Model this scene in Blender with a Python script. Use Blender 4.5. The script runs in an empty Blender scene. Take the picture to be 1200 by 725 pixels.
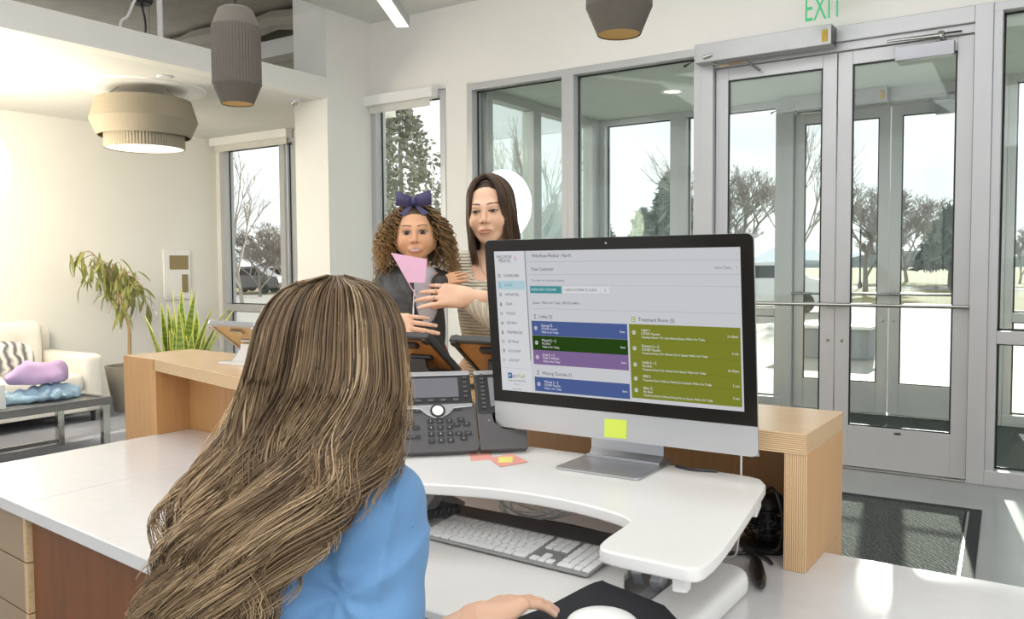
import bpy, bmesh, math, random
import numpy as np
from mathutils import Vector, Matrix
random.seed(7); rng = np.random.default_rng(7)
S = bpy.context.scene
COL = S.collection
# ---------------------------------------------------------------- camera
F_PX, CAM_H = 994.03, 1.38
YAW, PIT, ROL = math.radians(33.80), math.radians(-2.885), math.radians(-0.363)
_f = np.array([-math.sin(YAW)*math.cos(PIT), math.cos(YAW)*math.cos(PIT), math.sin(PIT)])
_r = np.array([math.cos(YAW), math.sin(YAW), 0.0]); _u = np.cross(_r, _f)
CR = _r*math.cos(ROL)+_u*math.sin(ROL); CU = np.cross(CR, _f); CF = _f
CC = np.array([0, 0, CAM_H])
cam = bpy.data.cameras.new('camera'); cam.sensor_fit = 'HORIZONTAL'; cam.sensor_width = 36
cam.lens = F_PX/1200*36; cam.clip_start = .02; cam.clip_end = 2000
camo = bpy.data.objects.new('camera', cam); COL.objects.link(camo)
M = Matrix.Identity(4)
for i in range(3):
    M[i][0], M[i][1], M[i][2], M[i][3] = CR[i], CU[i], -CF[i], CC[i]
camo.matrix_world = M; S.camera = camo
def ray(x, y): return (x-600)/F_PX*CR-(y-362.5)/F_PX*CU+CF
def onz(x, y, z): d = ray(x, y); return CC+d*((z-CAM_H)/d[2])
def ony(x, y, Y): d = ray(x, y); return CC+d*(Y/d[1])
def onx(x, y, X): d = ray(x, y); return CC+d*(X/d[0])
def atd(x, y, D): return CC+D*ray(x, y)
# ---------------------------------------------------------------- colour management, world, sun, lights
vs = S.view_settings
vs.view_transform = 'Standard'; vs.look = 'None'; vs.gamma = 1; vs.exposure = 0.0; vs.use_curve_mapping = False
try: S.cycles.transparent_max_bounces = 32
except Exception: pass
def lin(c):
    c = c/255.0
    return c/12.92 if c <= .04045 else ((c+.055)/1.055)**2.4
def C3(*c): return tuple(lin(v) for v in c)+(1.0,)
W = bpy.data.worlds.new('sky'); S.world = W; W.use_nodes = True
nt = W.node_tree; nt.nodes.clear()
tc = nt.nodes.new('ShaderNodeTexCoord'); mp = nt.nodes.new('ShaderNodeMapping'); mp.inputs['Scale'].default_value = (1, 1, 3.2)
nz = nt.nodes.new('ShaderNodeTexNoise'); nz.inputs['Scale'].default_value = 3.0; nz.inputs['Detail'].default_value = 7; nz.inputs['Roughness'].default_value = .55
cr = nt.nodes.new('ShaderNodeValToRGB'); cr.color_ramp.elements[0].position = .36; cr.color_ramp.elements[0].color = (.86, .90, .94, 1)
cr.color_ramp.elements[1].position = .60; cr.color_ramp.elements[1].color = (1.0, 1.0, 1.0, 1)
bg = nt.nodes.new('ShaderNodeBackground'); bg.inputs['Strength'].default_value = 1.4
wo = nt.nodes.new('ShaderNodeOutputWorld')
nt.links.new(tc.outputs['Generated'], mp.inputs['Vector']); nt.links.new(mp.outputs['Vector'], nz.inputs['Vector'])
nt.links.new(nz.outputs['Fac'], cr.inputs['Fac']); nt.links.new(cr.outputs['Color'], bg.inputs['Color']); nt.links.new(bg.outputs['Background'], wo.inputs['Surface'])
def light(kind, name, loc, direction, energy, color=(1, 1, 1), size=1, size_y=None):
    l = bpy.data.lights.new(name, kind); l.energy = energy; l.color = color
    if kind == 'AREA':
        l.shape = 'RECTANGLE'; l.size = size; l.size_y = size_y or size
    if kind == 'SUN': l.angle = math.radians(.6)
    if kind == 'POINT': l.shadow_soft_size = size
    o = bpy.data.objects.new(name, l); COL.objects.link(o); o.location = loc
    o.rotation_euler = Vector(direction).to_track_quat('-Z', 'Y').to_euler(); return o
light('SUN', 'sun', (0, 20, 12), (.17, -1, -.31), 9.0, (1, .95, .86))
light('AREA', 'fill_area_near', (0.2, -.6, 3.55), (-.12, .25, -1), 150, (.98, .99, 1), 4.0, 3.0)  # added fill light above the camera, brightens the interior, no real fixture
light('AREA', 'fill_area_rear', (-2.9, 1.8, 3.6), (0, .1, -1), 92, (.98, .99, 1), 3.0, 3.0)  # added overhead fill for the desk side, not a fixture of the room
light('AREA', 'fill_area_hall', (-1.6, 4.1, 3.6), (0, .2, -1), 44, (.98, .99, 1), 3.0, 1.4)  # added fill towards the doors, no lamp hangs here
# ---------------------------------------------------------------- helpers
ROOTM = {}
def fast_mesh(name, V, Fq, tris=None, col=None, smooth=True):
    V = np.asarray(V, np.float32).reshape(-1, 3)
    me = bpy.data.meshes.new(name); me.vertices.add(len(V)); me.vertices.foreach_set('co', V.ravel())
    idx = []; starts = []; tot = []
    n = 0
    for arr in (Fq, tris):
        if arr is None or len(arr) == 0: continue
        arr = np.asarray(arr, np.int32); k = arr.shape[1]
        idx.append(arr.ravel()); starts.append(n+np.arange(len(arr), dtype=np.int32)*k); tot.append(np.full(len(arr), k, np.int32)); n += arr.size
    idx = np.concatenate(idx); starts = np.concatenate(starts); tot = np.concatenate(tot)
    me.loops.add(len(idx)); me.loops.foreach_set('vertex_index', idx)
    me.polygons.add(len(starts)); me.polygons.foreach_set('loop_start', starts); me.polygons.foreach_set('loop_total', tot)
    me.polygons.foreach_set('use_smooth', np.full(len(starts), smooth, bool))
    me.update(calc_edges=True); me.validate()
    if col is not None:
        a = me.color_attributes.new('Col', 'FLOAT_COLOR', 'POINT')
        c = np.ones((len(V), 4), np.float32); c[:, :3] = col; a.data.foreach_set('color', c.ravel())
    return me
def link(name, me, mat, parent=None, world=True):
    o = bpy.data.objects.new(name, me); COL.objects.link(o)
    if mat is not None and me is not None and len(me.materials) == 0: me.materials.append(mat)
    if parent is not None:
        o.parent = parent
        if world:
            m = ROOTM.get(parent.name)
            if m is not None: me.transform(m.inverted())
        if parent.name in ROOTM: ROOTM[o.name] = ROOTM[parent.name]
    return o
def tag(o, label=None, cat=None, group=None, kind=None):
    if label: o['label'] = label
    if cat: o['category'] = cat
    if group: o['group'] = group
    if kind: o['kind'] = kind
    return o
def thing(name, label, cat, loc=(0, 0, 0), rot=None, group=None, kind=None):
    o = bpy.data.objects.new(name, None); COL.objects.link(o); o.empty_display_size = .05
    m = Matrix.Translation(Vector(loc))
    if rot is not None: m = m @ rot.to_4x4()
    o.matrix_world = m; ROOTM[o.name] = m
    return tag(o, label, cat, group, kind)
def rotz(a): return Matrix.Rotation(a, 3, 'Z')
def basis(x, y, z): return Matrix(((x[0], y[0], z[0]), (x[1], y[1], z[1]), (x[2], y[2], z[2])))
class MB:
    """collects simple shapes into one mesh"""
    def __init__(s): s.v = []; s.f = []
    def add(s, V, Fs):
        n = len(s.v); s.v += [tuple(map(float, p)) for p in V]; s.f += [tuple(i+n for i in f) for f in Fs]; return s
    def box(s, x0, y0, z0, x1, y1, z1):
        return s.add([(x0, y0, z0), (x1, y0, z0), (x1, y1, z0), (x0, y1, z0), (x0, y0, z1), (x1, y0, z1), (x1, y1, z1), (x0, y1, z1)],
                     [(0, 3, 2, 1), (4, 5, 6, 7), (0, 1, 5, 4), (1, 2, 6, 5), (2, 3, 7, 6), (3, 0, 4, 7)])
    def prism(s, poly, z0, z1):
        n = len(poly)
        if sum(poly[i][0]*poly[(i+1) % n][1]-poly[(i+1) % n][0]*poly[i][1] for i in range(n)) < 0: poly = poly[::-1]
        V = [(x, y, z0) for x, y in poly]+[(x, y, z1) for x, y in poly]
        return s.add(V, [tuple(range(n-1, -1, -1)), tuple(range(n, 2*n))]+[(i, (i+1) % n, n+(i+1) % n, n+i) for i in range(n)])
    def quad3(s, pts, nrm, t):
        """thin slab from a polygon of 3-D points, thickness t along nrm"""
        n = len(pts); nrm = np.array(nrm, float); P = [np.array(p, float) for p in pts]
        V = P+[p+nrm*t for p in P]
        return s.add(V, [tuple(range(n-1, -1, -1)), tuple(range(n, 2*n))]+[(i, (i+1) % n, n+(i+1) % n, n+i) for i in range(n)])
    def tube(s, pts, r, n=8, cap=True, flat=1.0):
        pts = [np.array(p, float) for p in pts]; m = len(pts)
        rs = r if hasattr(r, '__len__') else [r]*m
        ref = None; V = []
        for i, p in enumerate(pts):
            t = pts[min(i+1, m-1)]-pts[max(i-1, 0)]; t = t/(np.linalg.norm(t)+1e-9)
            if ref is None: ref = np.array([0, 0, 1.0]) if abs(t[2]) < .9 else np.array([1.0, 0, 0])
            a = ref-t*(ref@t); a /= np.linalg.norm(a)+1e-9; b = np.cross(t, a); ref = a
            for k in range(n):
                q = 2*math.pi*k/n; V.append(p+rs[i]*(math.cos(q)*a*flat+math.sin(q)*b))
        Fs = [(i*n+k, i*n+(k+1) % n, (i+1)*n+(k+1) % n, (i+1)*n+k) for i in range(m-1) for k in range(n)]
        if cap: Fs += [tuple(range(n-1, -1, -1)), tuple((m-1)*n+k for k in range(n))]
        return s.add(V, Fs)
    def lathe(s, prof, c=(0, 0, 0), n=32, close=False, pleat=None):
        V = []; m = len(prof)
        for j, (r, z) in enumerate(prof):
            for k in range(n):
                q = 2*math.pi*k/n; rr = r*(1+(pleat[j]*(1 if k % 2 else -1) if pleat else 0)); V.append((c[0]+rr*math.cos(q), c[1]+rr*math.sin(q), c[2]+z))
        Fs = [(j*n+k, j*n+(k+1) % n, (j+1)*n+(k+1) % n, (j+1)*n+k) for j in range(m-1) for k in range(n)]
        if close: Fs += [((m-1)*n+k, (m-1)*n+(k+1) % n, (k+1) % n, k) for k in range(n)]
        else:
            if prof[0][0] > 1e-6: Fs.append(tuple(range(n-1, -1, -1)))
            if prof[-1][0] > 1e-6: Fs.append(tuple((m-1)*n+k for k in range(n)))
        return s.add(V, Fs)
    def mesh(s, name, bev=0, seg=2, smooth=False):
        me = bpy.data.meshes.new(name); me.from_pydata(s.v, [], s.f); me.update()
        if bev or True:
            bm = bmesh.new(); bm.from_mesh(me); bmesh.ops.remove_doubles(bm, verts=bm.verts, dist=1e-6)
            bmesh.ops.recalc_face_normals(bm, faces=bm.faces)
            if bev:
                es = [e for e in bm.edges if len(e.link_faces) == 2 and e.calc_face_angle(0) > .5]
                bmesh.ops.bevel(bm, geom=es, offset=bev, segments=seg, affect='EDGES', profile=.6, clamp_overlap=True)
            bm.to_mesh(me); bm.free()
        if smooth or bev >= .006:
            me.polygons.foreach_set('use_smooth', [True]*len(me.polygons))
            try: me.set_sharp_from_angle(angle=math.radians(38 if smooth else 30))
            except Exception: pass
        return me
    def build(s, name, mat, parent=None, bev=0, seg=2, smooth=False, world=True):
        o = link(name, s.mesh(name, bev, seg, smooth), mat, parent, world)
        if bev >= .006: o.modifiers.new('weighted_normals', 'WEIGHTED_NORMAL').keep_sharp = True
        return o
def bx(name, mat, parent, x0, y0, z0, x1, y1, z1, bev=0, world=True, seg=2): return MB().box(x0, y0, z0, x1, y1, z1).build(name, mat, parent, bev, seg, world=world)
def struct(o): o['kind'] = 'structure'; return o
def rrect(x0, y0, x1, y1, r, n=6):
    P = []
    for cx, cy, a in ((x1-r, y1-r, 0), (x0+r, y1-r, 90), (x0+r, y0+r, 180), (x1-r, y0+r, 270)):
        for k in range(n+1):
            q = math.radians(a+90*k/n); P.append((cx+r*math.cos(q), cy+r*math.sin(q)))
    return P
def smooth_path(pts, n=8):
    """Catmull-Rom through points"""
    P = [np.array(p, float) for p in pts]; P = [2*P[0]-P[1]]+P+[2*P[-1]-P[-2]]; out = []
    for i in range(1, len(P)-2):
        for k in range(n):
            t = k/n; a, b, c, d = P[i-1:i+3]
            out.append(.5*((2*b)+(-a+c)*t+(2*a-5*b+4*c-d)*t*t+(-a+3*b-3*c+d)*t**3))
    out.append(P[-2]); return out
# ---- signed-distance bodies and a surface-nets mesher
def smin(a, b, k):
    h = np.clip(.5+.5*(b-a)/k, 0, 1); return b*(1-h)+a*h-k*h*(1-h)
def d_cap(P, a, b, ra, rb):
    a = np.asarray(a, np.float32); b = np.asarray(b, np.float32); ab = b-a
    h = np.clip((P-a)@ab/max(float(ab@ab), 1e-9), 0, 1)
    return np.linalg.norm(P-a-h[..., None]*ab, axis=-1)-(ra+(rb-ra)*h)
def d_ell(P, c, r, R=None):
    q = P-np.asarray(c, np.float32)
    if R is not None: q = q@np.asarray(R, np.float32)
    r = np.asarray(r, np.float32); k0 = np.linalg.norm(q/r, axis=-1); k1 = np.linalg.norm(q/(r*r), axis=-1)+1e-9
    return k0*(k0-1)/k1
def d_box(P, c, h, r, R=None):
    q = P-np.asarray(c, np.float32)
    if R is not None: q = q@np.asarray(R, np.float32)
    q = np.abs(q)-(np.asarray(h, np.float32)-r)
    return np.linalg.norm(np.maximum(q, 0), axis=-1)+np.minimum(q.max(-1), 0)-r
def union(P, prims):
    d = None
    for p in prims:
        k = p[-1]
        if p[0] == 'c': e = d_cap(P, *p[1:-1])
        elif p[0] == 'e': e = d_ell(P, *p[1:-1])
        elif p[0] == 'b': e = d_box(P, *p[1:-1])
        elif p[0] == '-e':
            e = -d_ell(P, *p[1:-1]); d = -smin(-d, -e, k); continue
        d = e if d is None else smin(d, e, k)
    return d
def nets(fn, lo, hi, h):
    lo = np.asarray(lo, float); hi = np.asarray(hi, float); n = np.ceil((hi-lo)/h).astype(int)+1
    ax = [lo[i]+h*np.arange(n[i]) for i in range(3)]
    D = np.empty(tuple(n), np.float32)
    Y, Z = np.meshgrid(ax[1], ax[2], indexing='ij')
    st = max(1, int(400000/(n[1]*n[2])))
    for i in range(0, n[0], st):
        xs = ax[0][i:i+st]
        P = np.empty((len(xs),)+Y.shape+(3,), np.float32); P[..., 0] = xs[:, None, None]; P[..., 1] = Y; P[..., 2] = Z
        D[i:i+st] = fn(P)
    Sg = D < 0
    c = [Sg[a:n[0]-1+a, b:n[1]-1+b, d:n[2]-1+d] for a in (0, 1) for b in (0, 1) for d in (0, 1)]
    cnt = sum(x.astype(np.int8) for x in c); I = np.argwhere((cnt > 0) & (cnt < 8))
    off = np.array([(a, b, d) for a in (0, 1) for b in (0, 1) for d in (0, 1)])
    val = np.stack([D[I[:, 0]+o[0], I[:, 1]+o[1], I[:, 2]+o[2]] for o in off], 1)
    acc = np.zeros((len(I), 3)); m = np.zeros(len(I))
    for p in range(8):
        for q in range(p+1, 8):
            if np.abs(off[p]-off[q]).sum() != 1: continue
            s = (val[:, p] < 0) != (val[:, q] < 0)
            t = np.where(s, val[:, p]/(val[:, p]-val[:, q]+1e-12), 0)
            acc += np.where(s[:, None], off[p]+t[:, None]*(off[q]-off[p]), 0); m += s
    V = lo+h*(I+acc/m[:, None])
    mp_ = -np.ones(tuple(n-1), np.int32); mp_[I[:, 0], I[:, 1], I[:, 2]] = np.arange(len(I))
    Fs = []
    for axn in range(3):
        o1 = [0, 0, 0]; o1[axn] = 1
        A = Sg[tuple(slice(0, n[k]-o1[k]) for k in range(3))]; B = Sg[tuple(slice(o1[k], n[k]) for k in range(3))]
        E_ = np.argwhere(A != B); j, k = [(1, 2), (2, 0), (0, 1)][axn]
        ok = (E_[:, j] > 0) & (E_[:, k] > 0) & (E_[:, j] < n[j]-1) & (E_[:, k] < n[k]-1); E_ = E_[ok]
        def cell(dj, dk):
            Q = E_.copy(); Q[:, j] += dj; Q[:, k] += dk; return mp_[Q[:, 0], Q[:, 1], Q[:, 2]]
        q = np.stack([cell(-1, -1), cell(0, -1), cell(0, 0), cell(-1, 0)], 1)
        ins = A[E_[:, 0], E_[:, 1], E_[:, 2]]
        q = np.where(ins[:, None], q, q[:, ::-1]); Fs.append(q[(q >= 0).all(1)])
    return V, np.concatenate(Fs)
def strands(P, R, sides=3):
    """P (S,N,3) paths, R (S,N) radii -> verts, quads"""
    Sn, N, _ = P.shape
    T = np.gradient(P, axis=1); T /= np.linalg.norm(T, axis=2, keepdims=True)+1e-9
    ref = np.array([.31, .17, .93]); A = np.cross(T, ref); A /= np.linalg.norm(A, axis=2, keepdims=True)+1e-6; B = np.cross(T, A)
    V = np.empty((Sn, N, sides, 3), np.float32)
    for k in range(sides):
        q = 2*math.pi*k/sides; V[:, :, k] = P+R[..., None]*(math.cos(q)*A+math.sin(q)*B)
    s, i, k = np.meshgrid(np.arange(Sn), np.arange(N-1), np.arange(sides), indexing='ij')
    base = s*N*sides; k2 = (k+1) % sides
    q = np.stack([base+i*sides+k, base+i*sides+k2, base+(i+1)*sides+k2, base+(i+1)*sides+k], -1).reshape(-1, 4)
    return V.reshape(-1, 3), q
def text_mesh(s, size, align='LEFT', sx=1.0):
    cu = bpy.data.curves.new('txt', 'FONT'); cu.body = s; cu.size = size; cu.align_x = align; cu.align_y = 'CENTER'; cu.resolution_u = 2
    o = bpy.data.objects.new('txt', cu); COL.objects.link(o)
    dg = bpy.context.evaluated_depsgraph_get(); me = bpy.data.meshes.new_from_object(o.evaluated_get(dg))
    V = [(v.co.x*sx, v.co.y) for v in me.vertices]; Fs = [tuple(p.vertices) for p in me.polygons]
    bpy.data.objects.remove(o); bpy.data.curves.remove(cu); bpy.data.meshes.remove(me); return V, Fs
# ---------------------------------------------------------------- materials
MATS = {}
def mat(name, rgb, rough=.5, metal=0, rgb2=None, scale=8, bump=0, bscale=60, stretch=None, trans=0, emit=0, coat=0, spec=.5, sub=0, wave=None, attr=False, sheen=0, detail=3):
    if name in MATS: return MATS[name]
    m = bpy.data.materials.new(name); m.use_nodes = True; MATS[name] = m
    n = m.node_tree; b = n.nodes['Principled BSDF']; L = n.links.new
    b.inputs['Roughness'].default_value = rough; b.inputs['Metallic'].default_value = metal; b.inputs['Specular IOR Level'].default_value = spec
    if coat: b.inputs['Coat Weight'].default_value = coat; b.inputs['Coat Roughness'].default_value = .15
    if sub: b.inputs['Subsurface Weight'].default_value = sub; b.inputs['Subsurface Radius'].default_value = (.012, .005, .003)
    if sheen: b.inputs['Sheen Weight'].default_value = sheen
    tcn = n.nodes.new('ShaderNodeTexCoord'); mpn = n.nodes.new('ShaderNodeMapping'); L(tcn.outputs['Object'], mpn.inputs['Vector'])
    if stretch: mpn.inputs['Scale'].default_value = stretch
    nz = n.nodes.new('ShaderNodeTexNoise'); nz.inputs['Scale'].default_value = scale; nz.inputs['Detail'].default_value = detail; L(mpn.outputs['Vector'], nz.inputs['Vector'])
    fac = nz.outputs['Fac']
    if wave:
        wv = n.nodes.new('ShaderNodeTexWave'); wv.bands_direction = wave[0]; wv.inputs['Scale'].default_value = wave[1]; wv.inputs['Distortion'].default_value = wave[2]; wv.inputs['Detail Scale'].default_value = 1.5
        L(mpn.outputs['Vector'], wv.inputs['Vector']); fac = wv.outputs['Fac']
    c1 = C3(*rgb); c2 = C3(*(rgb2 or [min(255, v*.94) for v in rgb]))
    mx = n.nodes.new('ShaderNodeMix'); mx.data_type = 'RGBA'; L(fac, mx.inputs['Factor']); mx.inputs[6].default_value = c1; mx.inputs[7].default_value = c2
    out = mx.outputs[2]
    if attr:
        at = n.nodes.new('ShaderNodeAttribute'); at.attribute_name = 'Col'
        mm = n.nodes.new('ShaderNodeMix'); mm.data_type = 'RGBA'; mm.blend_type = 'MULTIPLY'; mm.inputs['Factor'].default_value = 1; L(out, mm.inputs[6]); L(at.outputs['Color'], mm.inputs[7]); out = mm.outputs[2]
    L(out, b.inputs['Base Color'])
    if bump:
        bp = n.nodes.new('ShaderNodeBump'); bp.inputs['Strength'].default_value = bump; bp.inputs['Distance'].default_value = .01
        if wave: L(fac, bp.inputs['Height'])
        else:
            n2 = n.nodes.new('ShaderNodeTexNoise'); n2.inputs['Scale'].default_value = bscale; n2.inputs['Detail'].default_value = 4; L(mpn.outputs['Vector'], n2.inputs['Vector']); L(n2.outputs['Fac'], bp.inputs['Height'])
        L(bp.outputs['Normal'], b.inputs['Normal'])
    if emit: b.inputs['Emission Color'].default_value = c1; b.inputs['Emission Strength'].default_value = emit
    return m
def glass_mat(name, tint, refl=.08, gain=.5):
    m = bpy.data.materials.new(name); m.use_nodes = True; n = m.node_tree; n.nodes.clear(); L = n.links.new
    t = n.nodes.new('ShaderNodeBsdfTransparent'); t.inputs['Color'].default_value = tint+(1,)
    g = n.nodes.new('ShaderNodeBsdfGlossy'); g.inputs['Roughness'].default_value = .02; g.inputs['Color'].default_value = (.9, .95, .93, 1)
    lw = n.nodes.new('ShaderNodeLayerWeight'); lw.inputs['Blend'].default_value = .18
    mu = n.nodes.new('ShaderNodeMath'); mu.operation = 'MULTIPLY_ADD'; mu.inputs[1].default_value = gain; mu.inputs[2].default_value = refl*.4; L(lw.outputs['Fresnel'], mu.inputs[0])
    mx = n.nodes.new('ShaderNodeMixShader'); L(mu.outputs[0], mx.inputs[0]); L(t.outputs[0], mx.inputs[1]); L(g.outputs[0], mx.inputs[2])
    o = n.nodes.new('ShaderNodeOutputMaterial'); L(mx.outputs[0], o.inputs['Surface']); return m
def emis(name, rgb, s=1.0):
    if name in MATS: return MATS[name]
    m = bpy.data.materials.new(name); m.use_nodes = True; n = m.node_tree; n.nodes.clear(); MATS[name] = m
    e = n.nodes.new('ShaderNodeEmission'); e.inputs['Color'].default_value = C3(*rgb); e.inputs['Strength'].default_value = s
    o = n.nodes.new('ShaderNodeOutputMaterial'); n.links.new(e.outputs[0], o.inputs['Surface']); return m
m_wall = mat('white_paint', (232, 230, 224), .7, rgb2=(226, 224, 218), scale=3, bump=.03, bscale=180)
m_ceil = mat('ceiling_paint', (226, 225, 220), .8, scale=3)
m_deck = mat('exposed_deck', (188, 182, 168), .9, rgb2=(150, 145, 132), scale=5, bump=.5, bscale=14)
m_alu = mat('white_aluminium_frame', (188, 188, 189), .38, .25, rgb2=(180, 181, 182), scale=4)
m_gasket = mat('black_gasket', (28, 32, 30), .6)
m_steel = mat('brushed_steel', (176, 176, 172), .25, 1, rgb2=(150, 150, 146), scale=40, stretch=(1, 1, 12))
m_chrome = mat('polished_metal', (205, 202, 196), .12, 1)
m_silver = mat('satin_silver', (196, 196, 198), .36, .85, scale=6)
m_floor = mat('polished_concrete', (150, 153, 152), .22, rgb2=(132, 135, 134), scale=2.2, bump=.02, bscale=40, detail=6)
m_carpet = mat('grey_carpet', (150, 152, 160), .95, rgb2=(118, 121, 132), scale=90, bump=.4, bscale=220)
m_mat = mat('black_ribbed_mat', (40, 44, 44), .95, rgb2=(84, 90, 86), scale=30, bump=.9, wave=('DIAGONAL', 22, 6))
m_matedge = mat('black_rubber', (26, 28, 30), .8, bump=.3)
m_quartz = mat('white_quartz', (216, 214, 213), .18, rgb2=(206, 204, 204), scale=28, coat=.25, detail=6)
m_maple = mat('maple_veneer', (205, 160, 108), .38, rgb2=(186, 138, 86), scale=6, stretch=(9, 9, .7), detail=6)
m_mapletop = mat('maple_top', (214, 176, 128), .22, rgb2=(200, 158, 108), scale=6, stretch=(.7, 9, 9), detail=6, coat=.3)
m_ply = mat('plywood_edge', (222, 194, 152), .5, rgb2=(176, 134, 92), wave=('X', 70, 1.8), bump=.1)
m_plyh = mat('plywood_edge_flat', (224, 198, 158), .5, rgb2=(180, 140, 98), wave=('Z', 70, 1.5), bump=.1)
m_walnut = mat('walnut_panel', (132, 76, 30), .48, rgb2=(90, 48, 15), scale=5, stretch=(5, 5, .6), detail=6)
m_taupe = mat('taupe_laminate', (158, 134, 108), .4, rgb2=(148, 124, 99), scale=5)
m_white = mat('white_plastic', (238, 237, 234), .35, scale=4)
m_whitesat = mat('white_laminate', (232, 230, 226), .3, rgb2=(226, 224, 220), scale=6, coat=.1)
m_black = mat('black_plastic', (24, 24, 25), .3, rgb2=(18, 18, 19))
m_blackglass = mat('black_glass_bezel', (30, 27, 23), .22, spec=.25)
m_char = mat('charcoal_plastic', (86, 84, 84), .45, rgb2=(80, 78, 78), scale=20, bump=.05, bscale=400)
m_chard = mat('dark_charcoal_plastic', (44, 43, 44), .35)
m_dkshelf = mat('dark_grey_tray_panel', (108, 108, 113), .5, rgb2=(94, 94, 99), scale=12)
m_lampout = mat('taupe_lamp_fabric', (98, 91, 82), .8, rgb2=(86, 80, 72), scale=30)
m_brass = mat('brass_lining', (226, 172, 66), .35, .35)
m_drum = mat('grey_drum_fabric', (150, 140, 122), .8, rgb2=(140, 130, 112), scale=40)
m_glass = glass_mat('window_glass', (.955, .975, .965), .05)
m_vglass = glass_mat('vestibule_glass', (.93, .965, .95), .05)
m_fabricw = mat('cream_upholstery', (232, 228, 220), .9, rgb2=(220, 216, 208), scale=12, bump=.15, bscale=300)
# ---------------------------------------------------------------- the setting
YW, XB, XL, YA, ZC, ZS = 6.008, -5.60, -8.45, 6.40, 3.67, 2.885
fl = struct(bx('floor', m_floor, None, -5.6, -4.5, -.12, 4.2, YW+.05, 0))
alc = struct(bx('floor_alcove', m_carpet, None, -9.0, -2.0, -.12, -5.6, YA+.1, 0))
struct(bx('ceiling', m_ceil, None, -5.6, -4.5, ZC, 4.2, YW+.2, ZC+.15))
struct(bx('ceiling_alcove', m_ceil, None, -9.0, -2.0, ZS, XB-.14, YA+.1, ZS+.1))
struct(bx('ceiling_deck', m_deck, None, -9.4, -2.0, 4.05, XB, YA+.3, 4.2))
struct(bx('wall_left', m_wall, None, XL-.15, -2.0, 0, XL, YA+.1, ZS))
struct(bx('wall_bulkhead', m_wall, None, XB-.14, -2.0, ZS-.0005, XB, 5.43, 3.067))
struct(bx('wall_pillar', m_wall, None, -6.02, 5.43, 0, XB, YW+.16, 4.05))
struct(bx('wall_deck_rear', mat('grey_white_plaster', (176, 170, 156), .9, rgb2=(160, 154, 140)), None, -9.2, YA, ZS+.1, -6.02, YA+.12, 4.05))  # upper rear wall, plaster in plain grey-white
struct(bx('trim_deck_beam', m_wall, None, -9.2, YA-.22, 3.62, -6.02, YA, 3.80, .01))
# bulge of fireproofing along the deck
mb = MB(); pts = [(-9.0+.25*i, YA-.32+.03*random.uniform(-1, 1), 3.93+.03*random.uniform(-1, 1)) for i in range(13)]
mb.tube(pts, [.10+.03*random.random() for _ in pts], 8); struct(mb.build('trim_fireproofing', m_deck, None, smooth=True))
# window wall with openings
wb = MB()
wb.box(XB, YW, 2.965, 4.2, YW+.16, ZC); wb.box(-4.71, YW-.01, 0, -4.47, YW+.16, 2.985); wb.box(.82, YW, 0, 4.2, YW+.16, 2.965)
struct(wb.build('wall_entrance', m_wall))
wb = MB(); wb.box(XL-.1, YA, 0, -8.36, YA+.12, ZS); wb.box(-7.05, YA, 0, -6.02, YA+.12, ZS); wb.box(-6.12, YW+.1, 0, -6.02, YA, ZS); wb.box(-8.36, YA, 2.80, -7.05, YA+.12, ZS)
struct(wb.build('wall_alcove', m_wall))
def window(n, x0, x1, y, z1, rails, fw=.07, depth=.12, glass=m_glass, z0=.03, mull=()):
    r = thing('window_%d' % n, None, None, ((x0+x1)/2, y, 0), kind='structure'); y0, y1 = y-.02, y+depth
    bx('frame_post', m_alu, r, x0, y0, z0, x0+fw, y1, z1, .004); bx('frame_post', m_alu, r, x1-fw, y0, z0, x1, y1, z1, .004)
    bx('frame_head', m_alu, r, x0, y0-.001, z1-.055, x1, y1, z1, .004); bx('frame_sill', m_alu, r, x0, y0-.012, 0, x1, y1, z0+.065, .004)
    for (ra, rb) in rails: bx('rail', m_alu, r, x0+fw, y0, ra, x1-fw, y1, rb, .004)
    for xm in mull: bx('mullion', m_alu, r, xm-.04, y0, z0, xm+.04, y1, z1, .004)
    zs = [z0+.065]+[v for ra in rails for v in ra]+[z1-.055]; xs = [x0+fw]+[v for xm in mull for v in (xm-.04, xm+.04)]+[x1-fw]
    yg = y+depth*.62
    for i in range(0, len(zs), 2):
        for j in range(0, len(xs), 2):
            a, b, c, d = xs[j], xs[j+1], zs[i], zs[i+1]
            p = bx('pane', glass, r, a-.005, yg-.004, c-.005, b+.005, yg+.004, d+.005)
            g = MB(); t = .012
            for q in ((a, c, a+t, d), (b-t, c, b, d), (a, c, b, c+t), (a, d-t, b, d)): g.box(q[0], yg-.014, q[1], q[2], yg-.006, q[3])
            g.build('gasket', m_gasket, p)
    return r
R1 = [(.885, .965)]
w1 = window(1, -5.60, -4.71, YW, 2.955, R1, .06)
window(2, -4.47, -3.46, YW, 2.965, R1, .055); window(3, -3.46, -2.335, YW, 2.965, R1, .055)
window(4, -.47, .82, YW, 2.965, R1, .05)
wa = window(5, -8.36, -7.05, YA, 2.80, R1, .075, mull=(-7.30,))
# roller shades in their headboxes
for (nm, x0, x1, y, zt, lab) in (('roller_shade', -5.62, -4.79, YW-.11, 2.978, 'white roller shade cassette over the window beside the white pier'), ('roller_shade', -8.42, -7.12, YA-.11, 2.884, 'white roller shade cassette over the alcove window')):
    t = thing(nm, lab, 'roller shade', ((x0+x1)/2, y+.05, zt-.1))
    bx('cassette', m_white, t, x0, y, zt-.092, x1, y+.095, zt, .004)
    bx('shade_fabric', mat('shade_fabric', (214, 212, 204), .9), t, x0+.03, y+.05, zt-.16, x1-.06, y+.054, zt-.09)
    MB().tube([(x1-.015, y+.02, zt-.1), (x1-.014, y+.02, 1.15)], .003, 6).build('pull_chain', m_white, t)
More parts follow.
